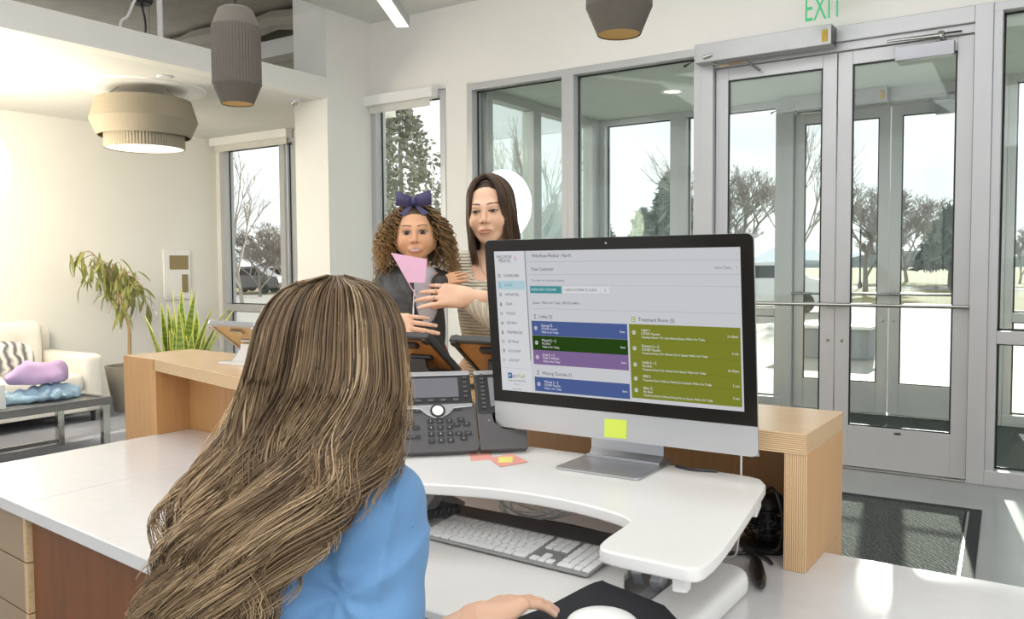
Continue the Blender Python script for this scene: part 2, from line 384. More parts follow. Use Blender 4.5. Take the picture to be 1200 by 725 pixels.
# door units -----------------------------------------------------------------------------
def door(n, x0, x1, y, hinge, outer=False):
    r = thing('door_%d' % n, None, None, ((x0+x1)/2, y, 0), kind='structure'); gm = m_vglass if outer else m_glass
    y0, y1 = y, y+.045; st = .092; top = 2.80
    bx('stile', m_alu, r, x0, y0, .012, x0+st, y1, top, .003); bx('stile', m_alu, r, x1-st, y0, .012, x1, y1, top, .003)
    bx('top_rail', m_alu, r, x0+st, y0, 2.712, x1-st, y1, top, .003); bx('kick_rail', m_alu, r, x0+st, y0, .012, x1-st, y1, .292, .003)
    yc = (y0+y1)/2; p = bx('pane', gm, r, x0+st-.004, yc-.004, .288, x1-st+.004, yc+.004, 2.716)
    g = MB(); t = .010
    for q in ((x0+st, .292, x0+st+t, 2.712), (x1-st-t, .292, x1-st, 2.712), (x0+st, .292, x1-st, .302), (x0+st, 2.702, x1-st, 2.712)): g.box(q[0], yc-.02, q[1], q[2], yc-.006, q[3])
    g.build('gasket', m_gasket, p)
    pb = MB().tube(smooth_path([(x0+.03, y0, 1.11), (x0+.03, y0-.05, 1.11), (x0+.05, y0-.06, 1.11), (x1-.05, y0-.06, 1.11), (x1-.03, y0-.05, 1.11), (x1-.03, y0, 1.11)], 4), .0125, 10).build('push_bar', m_steel, r, smooth=True)
    xh = x1-.04 if hinge == 'L' else x0+.045
    MB().tube(smooth_path([(xh, y1, 1.25), (xh, y1+.06, 1.25), (xh, y1+.06, .80), (xh, y1, .80)], 5), .012, 8).build('pull_handle', m_steel, r, smooth=True)
    MB().lathe([(.0, .0), (.011, .0), (.011, .008), (0, .009)], (0, 0, 0), 12).build('lock_cylinder', m_steel, r, world=False).matrix_local = Matrix.Translation((xh-(x0+x1)/2, 0, .865)) @ Matrix.Rotation(math.pi/2, 4, 'X')
    if not outer: MB().tube([((x0+x1)/2-.02, y0-.004, .262), ((x0+x1)/2+.02, y0-.004, .262)], .006, 8).build('door_stop', m_gasket, r)
    return r
def doorset(y, dx, ns, outer):
    d1 = door(ns[0], -2.235+dx, -1.390+dx, y+.02, 'L', outer); d2 = door(ns[1], -1.382+dx, -.575+dx, y+.02, 'R', outer)
    fr = thing('trim_%d' % ns[0], None, None, (-1.4+dx, y, 0), kind='structure')
    bx('frame_post', m_alu, fr, -2.335+dx, y-.03, 0, -2.24+dx, y+.12, 2.965, .004); bx('frame_post', m_alu, fr, -.57+dx, y-.03, 0, -.47+dx, y+.12, 2.965, .004)
    bx('frame_head', m_alu, fr, -2.24+dx, y-.028, 2.862, -.57+dx, y+.12, 2.965, .004); bx('frame_stop', m_alu, fr, -2.24+dx, y+.0, 2.806, -.57+dx, y+.10, 2.862, .003)
    bx('threshold', m_steel, fr, -2.24+dx, y-.03, 0.0, -.57+dx, y+.1, .010, .002)
    # automatic operator above the left leaf
    op = thing('door_operator', 'white automatic door operator box above the %s left door leaf' % ('outer' if outer else 'inner'), 'door operator', (-1.85+dx, y-.10, 2.82))
    bx('housing', mat('operator_housing', (172, 172, 172), .35, .3), op, -2.33+dx, y-.155, 2.825, -1.39+dx, y-.032, 2.955, .004)
    bx('end_cap', m_chard, op, -1.39+dx, y-.15, 2.83, -1.384+dx, y-.035, 2.95)
    bx('warning_label', mat('yellow_label', (214, 176, 40), .5, rgb2=(120, 96, 20), scale=70), op, -1.45+dx, y-.1565, 2.845, -1.41+dx, y-.1552, 2.925)
    MB().tube([(-2.26+dx, y-.165, 2.855), (-2.20+dx, y-.165, 2.868)], .012, 10).build('spindle', m_chrome, op, smooth=True)
    MB().tube([(-2.20+dx, y-.13, 2.815), (-2.15+dx, y-.13, 2.79), (-1.97+dx, y-.11, 2.80), (-1.90+dx, y-.02, 2.745)], .009, 8).build('arm', m_chrome, op)
    MB().tube([(-2.35+dx, y-.1, 2.86), (-2.40+dx, y-.08, 2.848), (-2.44+dx, y-.08, 2.832)], [.004, .004, .012], 8).build('sensor_lead', m_chard, op)
    # surface closer on the right leaf
    cl = thing('door_closer', 'grey metal door closer on the %s right door leaf' % ('outer' if outer else 'inner'), 'door closer', (-.85+dx, y-.03, 2.72))
    bx('body', mat('closer_body', (158, 158, 162), .35, .6), cl, -1.02+dx, y-.045, 2.682, -.68+dx, y+.015, 2.772, .006)
    MB().tube([(-.74+dx, y-.02, 2.775), (-.76+dx, y-.07, 2.80), (-1.06+dx, y-.09, 2.802)], [.016, .01, .008], 8).build('arm', m_steel, cl)
    MB().tube([(-1.06+dx, y-.09, 2.806), (-.64+dx, y-.03, 2.818)], .006, 8).build('link_arm', m_chard, cl)
    MB().lathe([(0, 0), (.022, 0), (.022, .03), (.016, .04), (0, .04)], (-.755+dx, y-.05, 2.79), 14).build('knuckle', m_chrome, cl, smooth=True)
doorset(YW, 0, (1, 2), False)
# vestibule -------------------------------------------------------------------------------
YV = 8.30
m_vceil = mat('vestibule_ceiling_paint', (206, 212, 206), .8)
struct(bx('floor_vestibule', mat('vestibule_walk_off_carpet', (70, 76, 72), .95, rgb2=(46, 52, 50), scale=60, bump=.5, bscale=200), None, -4.42, YW+.05, -.12, .9, YV, 0))
struct(bx('ceiling_vestibule', m_vceil, None, -4.5, YW+.16, 2.955, 1.0, YV+.14, 3.15))
struct(bx('wall_vestibule_roof', m_wall, None, -4.55, YW+.16, 3.15, 1.1, YV+.5, 3.4))
doorset(YV, -.06, (3, 4), True)
window(6, -4.42, -3.46, YV, 2.955, R1, .10, glass=m_vglass); window(7, -3.46, -2.395, YV, 2.955, R1, .075, glass=m_vglass); window(8, -.53, .9, YV, 2.955, R1, .06, glass=m_vglass)
# glazed side of the vestibule, on a plane of constant X
sd = thing('window_9', None, None, (-4.42, 7.2, 0), kind='structure')
for (ya, yb) in ((YW+.16, YW+.25), (6.93, 7.07), (YV-.18, YV)): bx('frame_post', m_alu, sd, -4.504 if ya == 6.93 else -4.50, ya, 0, -4.376 if ya == 6.93 else -4.38, yb, 2.869 if ya == 6.93 else 2.955, .004)
bx('frame_head', m_alu, sd, -4.50, YW+.25, 2.87, -4.38, YV-.18, 2.955, .004); bx('frame_sill', m_alu, sd, -4.50, YW+.25, 0, -4.38, YV-.18, .1, .004); bx('rail', m_alu, sd, -4.50, YW+.25, .885, -4.38, YV-.18, .965, .004)
for (ya, yb) in ((YW+.25, 6.93), (7.07, YV-.18)):
    for (za, zb) in ((.1, .885), (.965, 2.87)): bx('pane', m_vglass, sd, -4.444, ya, za, -4.436, yb, zb)
sd2 = thing('window_10', None, None, (.95, 7.2, 0), kind='structure')
for (ya, yb) in ((YW+.16, YW+.25), (7.0, 7.1), (YV, YV+.1)): bx('frame_post', m_alu, sd2, .9, ya, 0, 1.0, yb, 2.955, .004)
bx('frame_head', m_alu, sd2, .9, YW+.25, 2.87, 1.0, YV, 2.955, .004)
for (ya, yb) in ((YW+.25, 7.0), (7.1, YV)): bx('pane', m_vglass, sd2, .946, ya, .05, .954, yb, 2.87)
for i, (x, y, lab) in enumerate(((-1.45, 7.05, 'round recessed downlight in the vestibule ceiling in front of the double doors'), (-3.1, 7.25, 'round recessed downlight in the vestibule ceiling behind the fixed window'))):
    t = thing('downlight', lab, 'ceiling light', (x, y, 2.955), group='vestibule downlights')
    MB().lathe([(.085, -.012), (.098, -.012), (.102, 0), (.07, 0), (.068, .02), (.08, -.008)], (x, y, 2.955), 24, close=True).build('trim_ring', m_white, t, smooth=True)
    MB().lathe([(0, -.004), (.07, -.004), (.07, .004), (0, .004)], (x, y, 2.955), 24).build('lens', emis('downlight_glow', (255, 246, 230), 3.0), t)
bxp = thing('push_plate_post', 'small white door push button box on a vestibule mullion', 'push button', (-2.95, YV-.03, 1.0))
bx('housing', m_white, bxp, -3.02, YV-.07, .93, -2.88, YV-.022, 1.07, .006); bx('button', m_steel, bxp, -2.99, YV-.076, .96, -2.91, YV-.07, 1.04, .002)
# entrance mat (slightly turned like in the photograph)
mt = thing('entrance_mat', 'black ribbed entrance mat on the floor before the double doors', 'mat', (-.9, 4.6, 0))
P = [onz(1151, 599, 0), onz(1144.7, 690, 0)]
poly = [(-1.95, 5.29), (-.424, 5.335), (-.33, 3.75), (-1.85, 3.70)]
MB().prism(poly, 0.0, .010).build('border', m_matedge, mt, .003)
ins = [(-1.90, 5.20), (-.50, 5.245), (-.41, 3.82), (-1.80, 3.78)]
MB().prism(ins, .0101, .015).build('ribbed_field', m_mat, mt)
MB().prism([(-.488, 5.24), (-.476, 5.24), (-.388, 3.82), (-.400, 3.82)], .0101, .014).build('edge_strip', m_steel, mt)
# exit sign: clear acrylic with green letters
ex = thing('exit_sign', 'clear acrylic exit sign with green letters above the double doors', 'sign', tuple(ony(960, 10, 5.72)))
cpt = ony(966, 13, 5.72)
bx('acrylic_panel', glass_mat('acrylic', (.985, .99, .985), .01, .06), ex, cpt[0]-.14, 5.716, cpt[2]-.14, cpt[0]+.14, 5.722, cpt[2]+.15)
V, Fs = text_mesh('EXIT', .235, 'CENTER', .50)
MB().add([(cpt[0]-.005+x, 5.713, cpt[2]+.02+y) for x, y in V], Fs).build('letters', emis('exit_green', (96, 205, 140), .9), ex)
bx('mount_bar', m_silver, ex, cpt[0]-.18, 5.70, cpt[2]+.15, cpt[0]+.18, 5.74, cpt[2]+.19, .004)
for sx in (-.14, .14): MB().tube([(cpt[0]+sx, 5.72, cpt[2]+.19), (cpt[0]+sx, 5.72, ZC)], .006, 8).build('hanger_rod', m_silver, ex)
# small fixtures on ceilings and walls
p = onz(345, 117, ZS)
t = thing('security_camera', 'small silver dome camera under the alcove soffit by the pillar', 'camera', tuple(p))
MB().lathe([(0, -.012), (.045, -.012), (.05, 0), (0, 0)], p, 20).build('base', m_white, t, smooth=True)
MB().lathe([(0, -.055), (.02, -.048), (.032, -.03), (.032, -.012), (0, -.012)], p, 20).build('dome', m_chrome, t, smooth=True)
p = onz(192, 89, ZS)
t = thing('smoke_detector', 'small flat white smoke detector on the alcove soffit', 'smoke detector', tuple(p))
MB().lathe([(0, -.02), (.05, -.018), (.06, -.008), (.06, 0), (0, 0)], p, 24).build('housing', m_white, t, smooth=True)
# linear ceiling light running diagonally
e = onz(472, 32, 3.30); d = np.array([math.sin(math.radians(30)), -math.cos(math.radians(30)), 0]); s = np.array([d[1], -d[0], 0])*-1
t = thing('linear_light', 'slim white linear light hanging under the ceiling', 'ceiling light', tuple(e), rot=basis(d, s, (0, 0, 1)))
bx('housing', mat('linear_housing', (186, 186, 184), .4, .2), t, 0, -.055, .004, 2.6, .055, .085, .003, world=False)
bx('diffuser', emis('linear_diffuser', (255, 252, 244), 2.2), t, .01, -.048, -.002, 2.59, .048, .006, world=False)
for q in (.3, 2.2): MB().tube([(q, 0, .085), (q, 0, ZC-3.30)], .003, 6).build('hanger_wire', m_steel, t, world=False)
# rods and cables seen above the bulkhead
p0 = onz(188, 45, 3.02); q = (p0[0]-.05, p0[1])
for nm, lab, cat_, px, r_, m_ in (('suspension_rod', 'white vertical suspension rod above the bulkhead', 'rod', (188, 46), .022, m_white),):
    a = onx(px[0], px[1], -5.95)
    tag(MB().tube([(a[0], a[1], ZS+.1), (a[0], a[1], 4.05)], r_, 12).build(nm, m_, smooth=True), lab, cat_)
a = onx(166, 2, -6.3)
t = thing('junction_canopy', 'dark round ceiling canopy with a hanging cable above the bulkhead', 'canopy', (a[0], a[1], 3.6))
MB().lathe([(0, -.02), (.07, -.02), (.085, .0), (.085, .05), (0, .05)], a, 20).build('canopy', m_chard, t, smooth=True)
MB().tube([(a[0], a[1], a[2]+.05), (a[0], a[1], 4.05)], .012, 8).build('stem', m_silver, t)
MB().tube(smooth_path([(a[0], a[1], a[2]-.02), (a[0]+.03, a[1]+.01, a[2]-.2), (a[0], a[1], a[2]-.4), (a[0], a[1], ZS+.1)], 5), .008, 6).build('cable', m_black, t, smooth=True)
MB().tube([(a[0]+.05, a[1]+.03, a[2]-.02), (a[0]+.05, a[1]+.03, ZS+.1)], .003, 6).build('support_wire', m_steel, t)
a = onx(141, 28, -6.0); b = onx(158, 0, -6.0); b2 = b+(b-a)*1.2
tag(MB().tube(smooth_path([(a[0], a[1], ZS+.1), a, (a*.5+b*.5)+np.array([0, 0, -.03]), b, b2], 6), .011, 8).build('white_conduit', m_white, smooth=True), 'white flexible conduit bending up from the alcove soffit', 'conduit')
# ---------------------------------------------------------------- reception desk
ZD = .735
fa, fb = np.array([-2.545, 1.172]), np.array([-1.593, 1.078]); fu = (fb-fa)/np.linalg.norm(fb-fa); fn_ = np.array([-fu[1], fu[0]])
def fl_y(x): return fa[1]+(x-fa[0])*fu[1]/fu[0]
wt = thing('worktop', 'long white quartz reception worktop', 'worktop', (-1.4, 1.5, ZD-.035))
seam = -2.42
MB().prism([(-2.99, fl_y(-2.99)), (seam-.0006, fl_y(seam)), (seam-.03, 2.098), (-2.985, 2.098)], ZD-.035, ZD).build('slab', m_quartz, wt, .003)
MB().prism([(seam+.0006, fl_y(seam)), (1.0, fl_y(1.0)), (1.0, 1.948), (-.470, 1.950), (-.470, 1.96), (-.5, 2.098), (seam-.0288, 2.098)], ZD-.035, ZD).build('slab', m_quartz, wt, .003)
rd = basis((fu[0], fu[1], 0), (fn_[0], fn_[1], 0), (0, 0, 1))
xd = onz(22, 606, .698); o = np.array([xd[0], xd[1], 0])+np.append(fn_*.02, 0)
dc = thing('drawer_unit', 'taupe drawer unit with plywood edged fronts under the worktop end', 'cabinet', tuple(o), rot=rd)
bx('body', m_walnut, dc, -.62, .03, .06, -.004, .62, .698, .002, world=False)
bx('plinth', m_black, dc, -.60, .06, 0, -.02, .60, .06, world=False)
z = .692
for h in (.132, .145, .33):
    d_ = bx('drawer', m_taupe, dc, -.60, -.002, z-h+.004, -.024, .028, z, .0015, world=False)
    bx('edge_band', m_ply, d_, -.024, -.002, z-h+.004, -.004, .029, z, .001, world=False); z -= h
cp = thing('base_cabinet', 'brown walnut veneered base panel below the worktop', 'cabinet', tuple(o), rot=rd)
bx('front_panel', m_walnut, cp, .004, .012, .0, .95, .03, .699, .001, world=False); bx('side_panel', m_walnut, cp, .93, .03, 0, .95, .5, .699, .001, world=False)
sp = thing('desk_support', 'dark support panel carrying the right end of the worktop', 'panel', (.6, 1.4, 0))
bx('panel', m_walnut, sp, .9, .95, 0, .94, 1.9, .70, .002)
ld = thing('transaction_ledge', 'raised maple plywood transaction ledge with open cubby behind the worktop', 'counter', (-1.85, 2.1, 0))
front = [(-2.98, 1.957), (-2.118, 1.742), (-1.45, 1.80), (-1.2, 1.862), (-.95, 1.815), (-.70, 1.792), (-.463, 1.788)]
MB().prism([(-3.235, 1.985)]+front+[(-.463, 2.113), (-1.6, 2.16), (-3.232, 2.30)], .986, 1.029).build('top', m_mapletop, ld, .0015)
band = MB()
for (a, b) in zip(front[:-1], front[1:]):
    a, b = np.array(a), np.array(b); n = np.array([(b-a)[1], -(b-a)[0]]); n /= np.linalg.norm(n)
    band.prism([tuple(a), tuple(a+n*.003), tuple(b+n*.003), tuple(b)], .9855, 1.0285)
band.build('ply_edge', m_plyh, ld)
bx('end_leg', m_maple, ld, -3.235, 1.985, 0, -2.992, 2.30, .986, .001)
MB().prism([(-3.236, 1.985), (-3.236, 1.982), (-2.992, 1.953), (-2.992, 1.959)], 0, 1.0286).build('leg_veneer', m_maple, ld)
bx('inner_panel', m_maple, ld, -2.9915, 1.952, ZD+.0005, -2.974, 2.10, .986)
lg = MB(); lg.box(-.508, 1.791, ZD+.0006, -.463, 2.113, .986); lg.box(-.4695, 1.951, 0, -.463, 2.113, ZD); lg.build('end_leg', m_maple, ld, .001)
bx('ply_edge', m_ply, ld, -.5085, 1.7875, ZD+.0006, -.4628, 1.791, .986)
bx('back_panel', m_maple, ld, -2.992, 2.1, 0, -.47, 2.113, .986)
# ---------------------------------------------------------------- pendants over the ledge
def pendant(px_c, Y, zb, k, label):
    c = ony(px_c, 60, Y); x = c[0]; t = thing('pendant_lamp', label, 'pendant lamp', (x, Y, zb), group=None)
    prof = [(.056, 0), (.082, .062), (.084, .068), (.084, .268), (.082, .274), (.060, .330), (.050, .336), (0, .338)]
    pr = [(r*k, zz*k) for r, zz in prof]; pl = [0, 0, .014, .014, 0, 0, 0, 0]
    MB().lathe([(pr[0][0]-.002, .002*k), (pr[1][0]-.003, pr[1][1]), (pr[1][0]-.02, pr[1][1]+.05*k), (0, pr[1][1]+.07*k)], (x, Y, zb), 48).build('brass_lining', m_brass, t, smooth=True)
    mbp = MB(); mbp.lathe(pr, (x, Y, zb), 96, pleat=pl); mbp.f = [f for f in mbp.f if len(f) < 50]
    mbp.build('shade', m_lampout, t)
    MB().tube([(x, Y, zb+.33*k), (x, Y, ZC)], .0035, 8).build('cord', m_black, t)
    MB().lathe([(0, -.03), (.05, -.028), (.055, 0), (0, 0)], (x, Y, ZC), 20).build('canopy', m_lampout, t, smooth=True)
    MB().lathe([(0, 0), (.02, .005), (.026, .02), (.018, .04), (0, .045)], (x, Y, zb+.06*k), 16).build('bulb', emis('bulb_glow', (255, 214, 130), 2.5), t, smooth=True)
pendant(277, 2.0, 1.965, 1.0, 'taupe pleated pendant lamp in front of the white bulkhead')
pendant(725.5, 2.0, 1.975, 1.0, 'taupe pendant lamp with brass lining hanging above the computer monitor')
# ---------------------------------------------------------------- standing desk converter
ZT = .93; ZK = .785
cv = thing('desk_converter', 'white height adjustable desk converter standing on the worktop', 'desk converter', (-.95, 1.5, ZD))
fr = [(-.476, 1.177), (-.458, 1.205), (-.47, 1.35), (-.520, 1.68), (-.535, 1.735), (-.575, 1.772), (-.75, 1.778), (-1.25, 1.778), (-1.43, 1.765), (-1.475, 1.72), (-1.50, 1.45), (-1.52, 1.20), (-1.50, 1.165), (-1.47, 1.158), (-1.345, 1.168), (-1.325, 1.20), (-1.318, 1.25), (-1.30, 1.28), (-1.22, 1.315), (-1.12, 1.352), (-1.00, 1.392), (-.88, 1.405), (-.77, 1.395), (-.69, 1.373), (-.658, 1.352), (-.650, 1.325), (-.645, 1.24), (-.635, 1.198), (-.605, 1.180)]
sm = [tuple(p) for p in smooth_path([np.array(p) for p in fr+[fr[0]]], 3)[:-1]]
MB().prism(sm, ZT-.024, ZT).build('desktop', m_whitesat, cv, .008, 3)
MB().prism([tuple(p) for p in [(-1.36, 1.12), (-.66, 1.12), (-.645, 1.16), (-.65, 1.34), (-.69, 1.40), (-.72, 1.46), (-.73, 1.66), (-1.40, 1.66), (-1.42, 1.2)]], ZK-.018, ZK).build('keyboard_tray', m_whitesat, cv, .006, 3)
bx('tray_panel', m_dkshelf, cv, -1.33, 1.552, ZK+.0005, -.715, 1.64, ZK+.012, .003)
def beam(name, a, b, w, h, m_, par, bev=.003):
    a, b = np.array(a, float), np.array(b, float); d = (b-a)/np.linalg.norm(b-a); s = np.cross(d, (0, 0, 1)); s /= np.linalg.norm(s); u = np.cross(s, d)
    V = [p+sx*w/2*s+sz*h/2*u for p in (a, b) for sx, sz in ((-1, -1), (1, -1), (1, 1), (-1, 1))]
    return MB().add(V, [(0, 1, 2, 3), (7, 6, 5, 4), (0, 4, 5, 1), (1, 5, 6, 2), (2, 6, 7, 3), (3, 7, 4, 0)]).build(name, m_, par, bev)
ca = onz(742, 722, ZD+.03); cb = onz(850, 668, ZD+.03)
MB().prism(rrect(-.634, 1.02, -.522, 1.64, .05, 8), ZD+.0005, ZD+.0495).build('base_cover', m_white, cv, .022, 5)
m_arm = mat('light_grey_metal', (186, 187, 190), .4, .4)
for x in (-.70, -1.31):
    beam('lift_arm', (x, 1.475, ZD+.04), (x-.01, 1.69, ZT-.04), .022, .030, m_arm, cv); beam('lift_arm', (x+.048, 1.455, ZD+.04), (x+.038, 1.66, ZT-.04), .022, .030, m_arm, cv)
    beam('cross_brace', (x, 1.72, ZD+.03), (x, 1.48, ZT-.03), .014, .024, m_arm, cv)
beam('base_rail', (-.665, 1.18, ZD+.0135), (-.665, 1.74, ZD+.0135), .03, .026, m_arm, cv); beam('base_rail', (-1.33, 1.18, ZD+.0135), (-1.33, 1.74, ZD+.0135), .03, .026, m_arm, cv)
beam('base_crossbar', (-1.33, 1.70, ZD+.0135), (-.62, 1.70, ZD+.0135), .04, .026, m_chard, cv)
MB().prism([(-.512, 1.20), (-.488, 1.205), (-.490, 1.23), (-.512, 1.228)], ZT-.052, ZT-.022).build('release_lever', m_white, cv, .006)
MB().prism([(-.545, 1.66), (-.525, 1.66), (-.54, 1.735), (-.56, 1.735)], ZT-.055, ZT-.022).build('corner_foot', m_white, cv, .005)
# cables below the desktop
def cord(name, label, cat, px_pts, r, m_, z=None, group=None):
    return tag(MB().tube(smooth_path(px_pts, 7), r, 8).build(name, m_, smooth=True), label, cat, group)
loops = []
for i in range(150):
    q = i/149*2*math.pi*6.0
    loops.append((-1.06+.10*math.cos(q)+.03*math.sin(q*.31)+.05*(i/149-.5), 1.685+.014*math.sin(q*1.7)+.004*math.cos(q*3.1), ZD+.094+.055*math.sin(q+.3)*(.75+.2*math.sin(q*.23))))
cord('white_cable', 'tangle of white cable looped under the converter desktop', 'cable', loops[::3], .0022, m_white)
cord('black_cable', 'black cable running along the desk under the converter', 'cable', [(-1.25, 1.76, ZD+.008), (-1.05, 1.79, ZD+.008), (-.85, 1.77, ZD+.008), (-.65, 1.80, ZD+.008), (-.56, 1.86, ZD+.008)], .004, m_black)
hel = [(-1.36+.0011*i, 1.60-.0006*i, ZD+.11+.009*math.cos(i*.9)-.0004*i) for i in range(0)]
coil = [np.array([-1.225+.08*i/119, 1.44+.05*i/119+.010*math.cos(i*.85), ZD+.085+.010*math.sin(i*.85)+.02*i/119]) for i in range(120)]
tag(MB().tube(coil, .0028, 6).build('handset_cord', m_chard, smooth=True), 'dark coiled handset cord hanging below the desk converter', 'cord')
bx_ = thing('power_adapter', 'white power brick lying under the converter desktop', 'power adapter', (-1.10, 1.72, ZD+.03))
bx('housing', m_white, bx_, -1.18, 1.705, ZD+.13, -1.05, 1.755, ZD+.168, .01)
MB().tube([(-1.05, 1.73, ZD+.15), (-1.02, 1.735, ZD+.148)], .006, 8).build('strain_relief', m_white, bx_)
# ---------------------------------------------------------------- keyboard
ka, kb = onz(688, 679, ZK), onz(497, 632, ZK); ku = (ka-kb)/np.linalg.norm(ka-kb); kn = np.array([-ku[1], ku[0], 0])
til = math.radians(6.0); kz = np.array([0, 0, 1.0])
ky = kn*math.cos(til)+kz*math.sin(til); kw = np.cross(ku, ky)
kb_ = thing('keyboard', 'white full size keyboard with silver base on the converter tray', 'keyboard', tuple(ka+np.array([0, 0, .004])), rot=basis(ku, ky, kw))
KW, KD = .430, .128; m_kb = mat('keyboard_base_aluminium', (172, 172, 170), .4, .5)
MB().prism(rrect(-KW, 0, 0, KD, .006), 0, .006).build('base', m_kb, kb_, .0015, world=False)
MB().tube([(-KW+.01, KD-.012, -.006), (-.01, KD-.012, -.006)], .0065, 8).build('rear_foot', m_white, kb_, world=False)
m_key = mat('white_keycap', (244, 243, 241), .4, rgb2=(238, 237, 235)); kmesh = {}
def key(x, y, w, h):
    k = (round(w, 4), round(h, 4))
    if k not in kmesh:
        kmesh[k] = MB().prism(rrect(0, 0, k[0], k[1], .0018, 2), .006, .0095).mesh('key', .0006, 1); kmesh[k].materials.append(m_key)
    o = bpy.data.objects.new('key', kmesh[k]); COL.objects.link(o); o.parent = kb_; o.location = (x, y, 0)
U = .0192; g = .0030; x0 = -KW+.005; y0 = .006
rows = [[('s', 1.5), ('s', 1.25), ('s', 1.25), ('s', 6.25), ('s', 1.25), ('s', 1.25), ('s', 1.75)], [('s', 2.25)]+[('s', 1)]*10+[('s', 2.25)], [('s', 1.75)]+[('s', 1)]*11+[('s', 1.75)], [('s', 1.5)]+[('s', 1)]*12+[('s', 1)], [('s', 1)]*13+[('s', 1.5)]]
for ri, row in enumerate(rows):
    x = x0
    for _, w in row: key(x, y0+ri*U, w*U-g, U-g); x += w*U
x = x0
for i in range(14): key(x, y0+5*U, 14.5*U/14-g, U*.9-g); x += 14.5*U/14
xn = x0+14.5*U+.008
for r_ in (3, 4, 5):
    for c in range(3): key(xn+c*U, y0+r_*U, U-g, (U if r_ < 5 else U*.9)-g)
for c in range(3): key(xn+c*U, y0, U-g, U-g)
key(xn+U, y0+U, U-g, U-g)
xp = xn+3*U+.008
for r_ in range(6):
    cs = [(0, 2), (2, 1)] if r_ == 0 else [(0, 1), (1, 1), (2, 1)]
    for c, w in cs: key(xp+c*U, y0+r_*U, w*U-g, (U if r_ < 5 else U*.9)-g)
    if r_ in (2, 3, 4, 5): key(xp+3*U, y0+r_*U, U*.95-g, (U if r_ < 5 else U*.9)-g)
    elif r_ == 0: key(xp+3*U, y0, U*.95-g, 2*U-g)
# mouse pad and mouse
pd = [onz(706, 681, ZK+.002), onz(712, 684, ZK+.002), onz(795, 728, ZK+.002), onz(640, 790, ZK+.002), onz(575, 742, ZK+.002), onz(640, 712, ZK+.002), onz(690, 686, ZK+.002)]
pd = [(p[0], p[1]) for p in pd]
tag(MB().prism([tuple(p) for p in smooth_path([np.array(p) for p in pd+[pd[0]]], 3)[:-1]], ZK+.0005, ZK+.004).build('mouse_pad', mat('black_neoprene', (40, 41, 46), .9, rgb2=(33, 34, 39), scale=50, bump=.15, bscale=500), bev=.001), 'black fabric mouse pad beside the keyboard', 'mouse pad')
ms = thing('computer_mouse', 'glossy white computer mouse on the black mouse pad', 'mouse', (0, 0, 0))
mc = onz(706, 727, ZK+.012); ROOTM[ms.name] = Matrix.Translation(mc); ms.matrix_world = ROOTM[ms.name]
ma = math.radians(28)
Rm = np.array([[math.cos(ma), -math.sin(ma), 0], [math.sin(ma), math.cos(ma), 0], [0, 0, 1]])
V, Q = nets(lambda P: np.maximum(d_ell(P, mc+np.array([0, 0, -.006]), (.060, .034, .028), Rm), (ZK+.0062)-P[..., 2]), mc-.07, mc+.07, .004)
link('shell', fast_mesh('shell', V, Q), m_white, ms)
MB().prism([tuple((mc+Rm@np.array([x*.94, y*.94, 0]))[:2]) for x, y in [((.056)*math.cos(a/16*2*math.pi), .031*math.sin(a/16*2*math.pi)) for a in range(16)]], ZK+.004, ZK+.0066).build('base', m_silver, ms)
# ---------------------------------------------------------------- monitor with its display
tilt = math.radians(-5.5); nrm = np.array([0, -1.0, 0]); up = np.array([0, 0, 1.0])*math.cos(tilt)-nrm*math.sin(tilt); xr = np.array([1.0, 0, 0]); zn = np.cross(xr, up)
mo = thing('computer_monitor', 'silver all in one computer monitor with black bezel showing a queue dashboard', 'monitor', (-.861, 1.699, .989), rot=basis(xr, up, zn))
Wm, Hm = .650, .456
def back(x, y):   # depth of the rounded rear shell
    u = min(1, abs(x)/(Wm/2)); v = min(1, abs(y-Hm*.5)/(Hm/2)); return .006+.040*(1-u**2.4)*(1-v**2.4)
n1, n2 = 24, 18; Vs = []; Fs = []
for j in range(n2+1):
    for i in range(n1+1):
        x = -Wm/2+Wm*i/n1; y = Hm*j/n2; Vs.append((x, y, -back(x, y)))
for j in range(n2):
    for i in range(n1): a = j*(n1+1)+i; Fs.append((a, a+n1+1, a+n1+2, a+1))
shell = MB().add(Vs, Fs); shell.prism(rrect(-Wm/2, 0, Wm/2, Hm, .014), -.0065, -.0012)
shell.build('housing', m_silver, mo, smooth=True, world=False)
CH = .064
ch_poly = [p for p in rrect(-Wm/2, 0, Wm/2, Hm, .014)if p[1] < .05]; ch_poly = sorted([p for p in ch_poly if p[0] > 0], key=lambda p: p[1])
rp = ch_poly+[(Wm/2, CH)]; lp = [(-x, y) for x, y in rp][::-1]
MB().prism(rp+lp, -.0012, .0012).build('chin', mat('aluminium_chin', (205, 205, 206), .34, .7, scale=5), mo, world=False)
gl = [p for p in rrect(-Wm/2, 0, Wm/2, Hm, .014) if p[1] > .3]
MB().prism(gl+[(-Wm/2, CH+.0004), (Wm/2, CH+.0004)], -.0012, .0010).build('bezel', m_blackglass, mo, world=False)
MB().lathe([(0, 0), (.0022, 0), (.0022, .0006), (0, .0006)], (0, Hm-.0125, .0008), 12).build('webcam', m_silver, mo, world=False)
DW, DH = .597, .336; dx0, dyt = -DW/2, Hm-.0265
disp = bx('display', emis('screen_grey', (196, 197, 201), 1.0), mo, dx0, dyt-DH, -.0005, dx0+DW, dyt, .0013, world=False)
def P2(u, v): return dx0+u/1000, dyt-v/1000
layers = {}
def ui(colr, layer=1):
    k = (colr, layer)
    if k not in layers: layers[k] = MB()
    return layers[k]
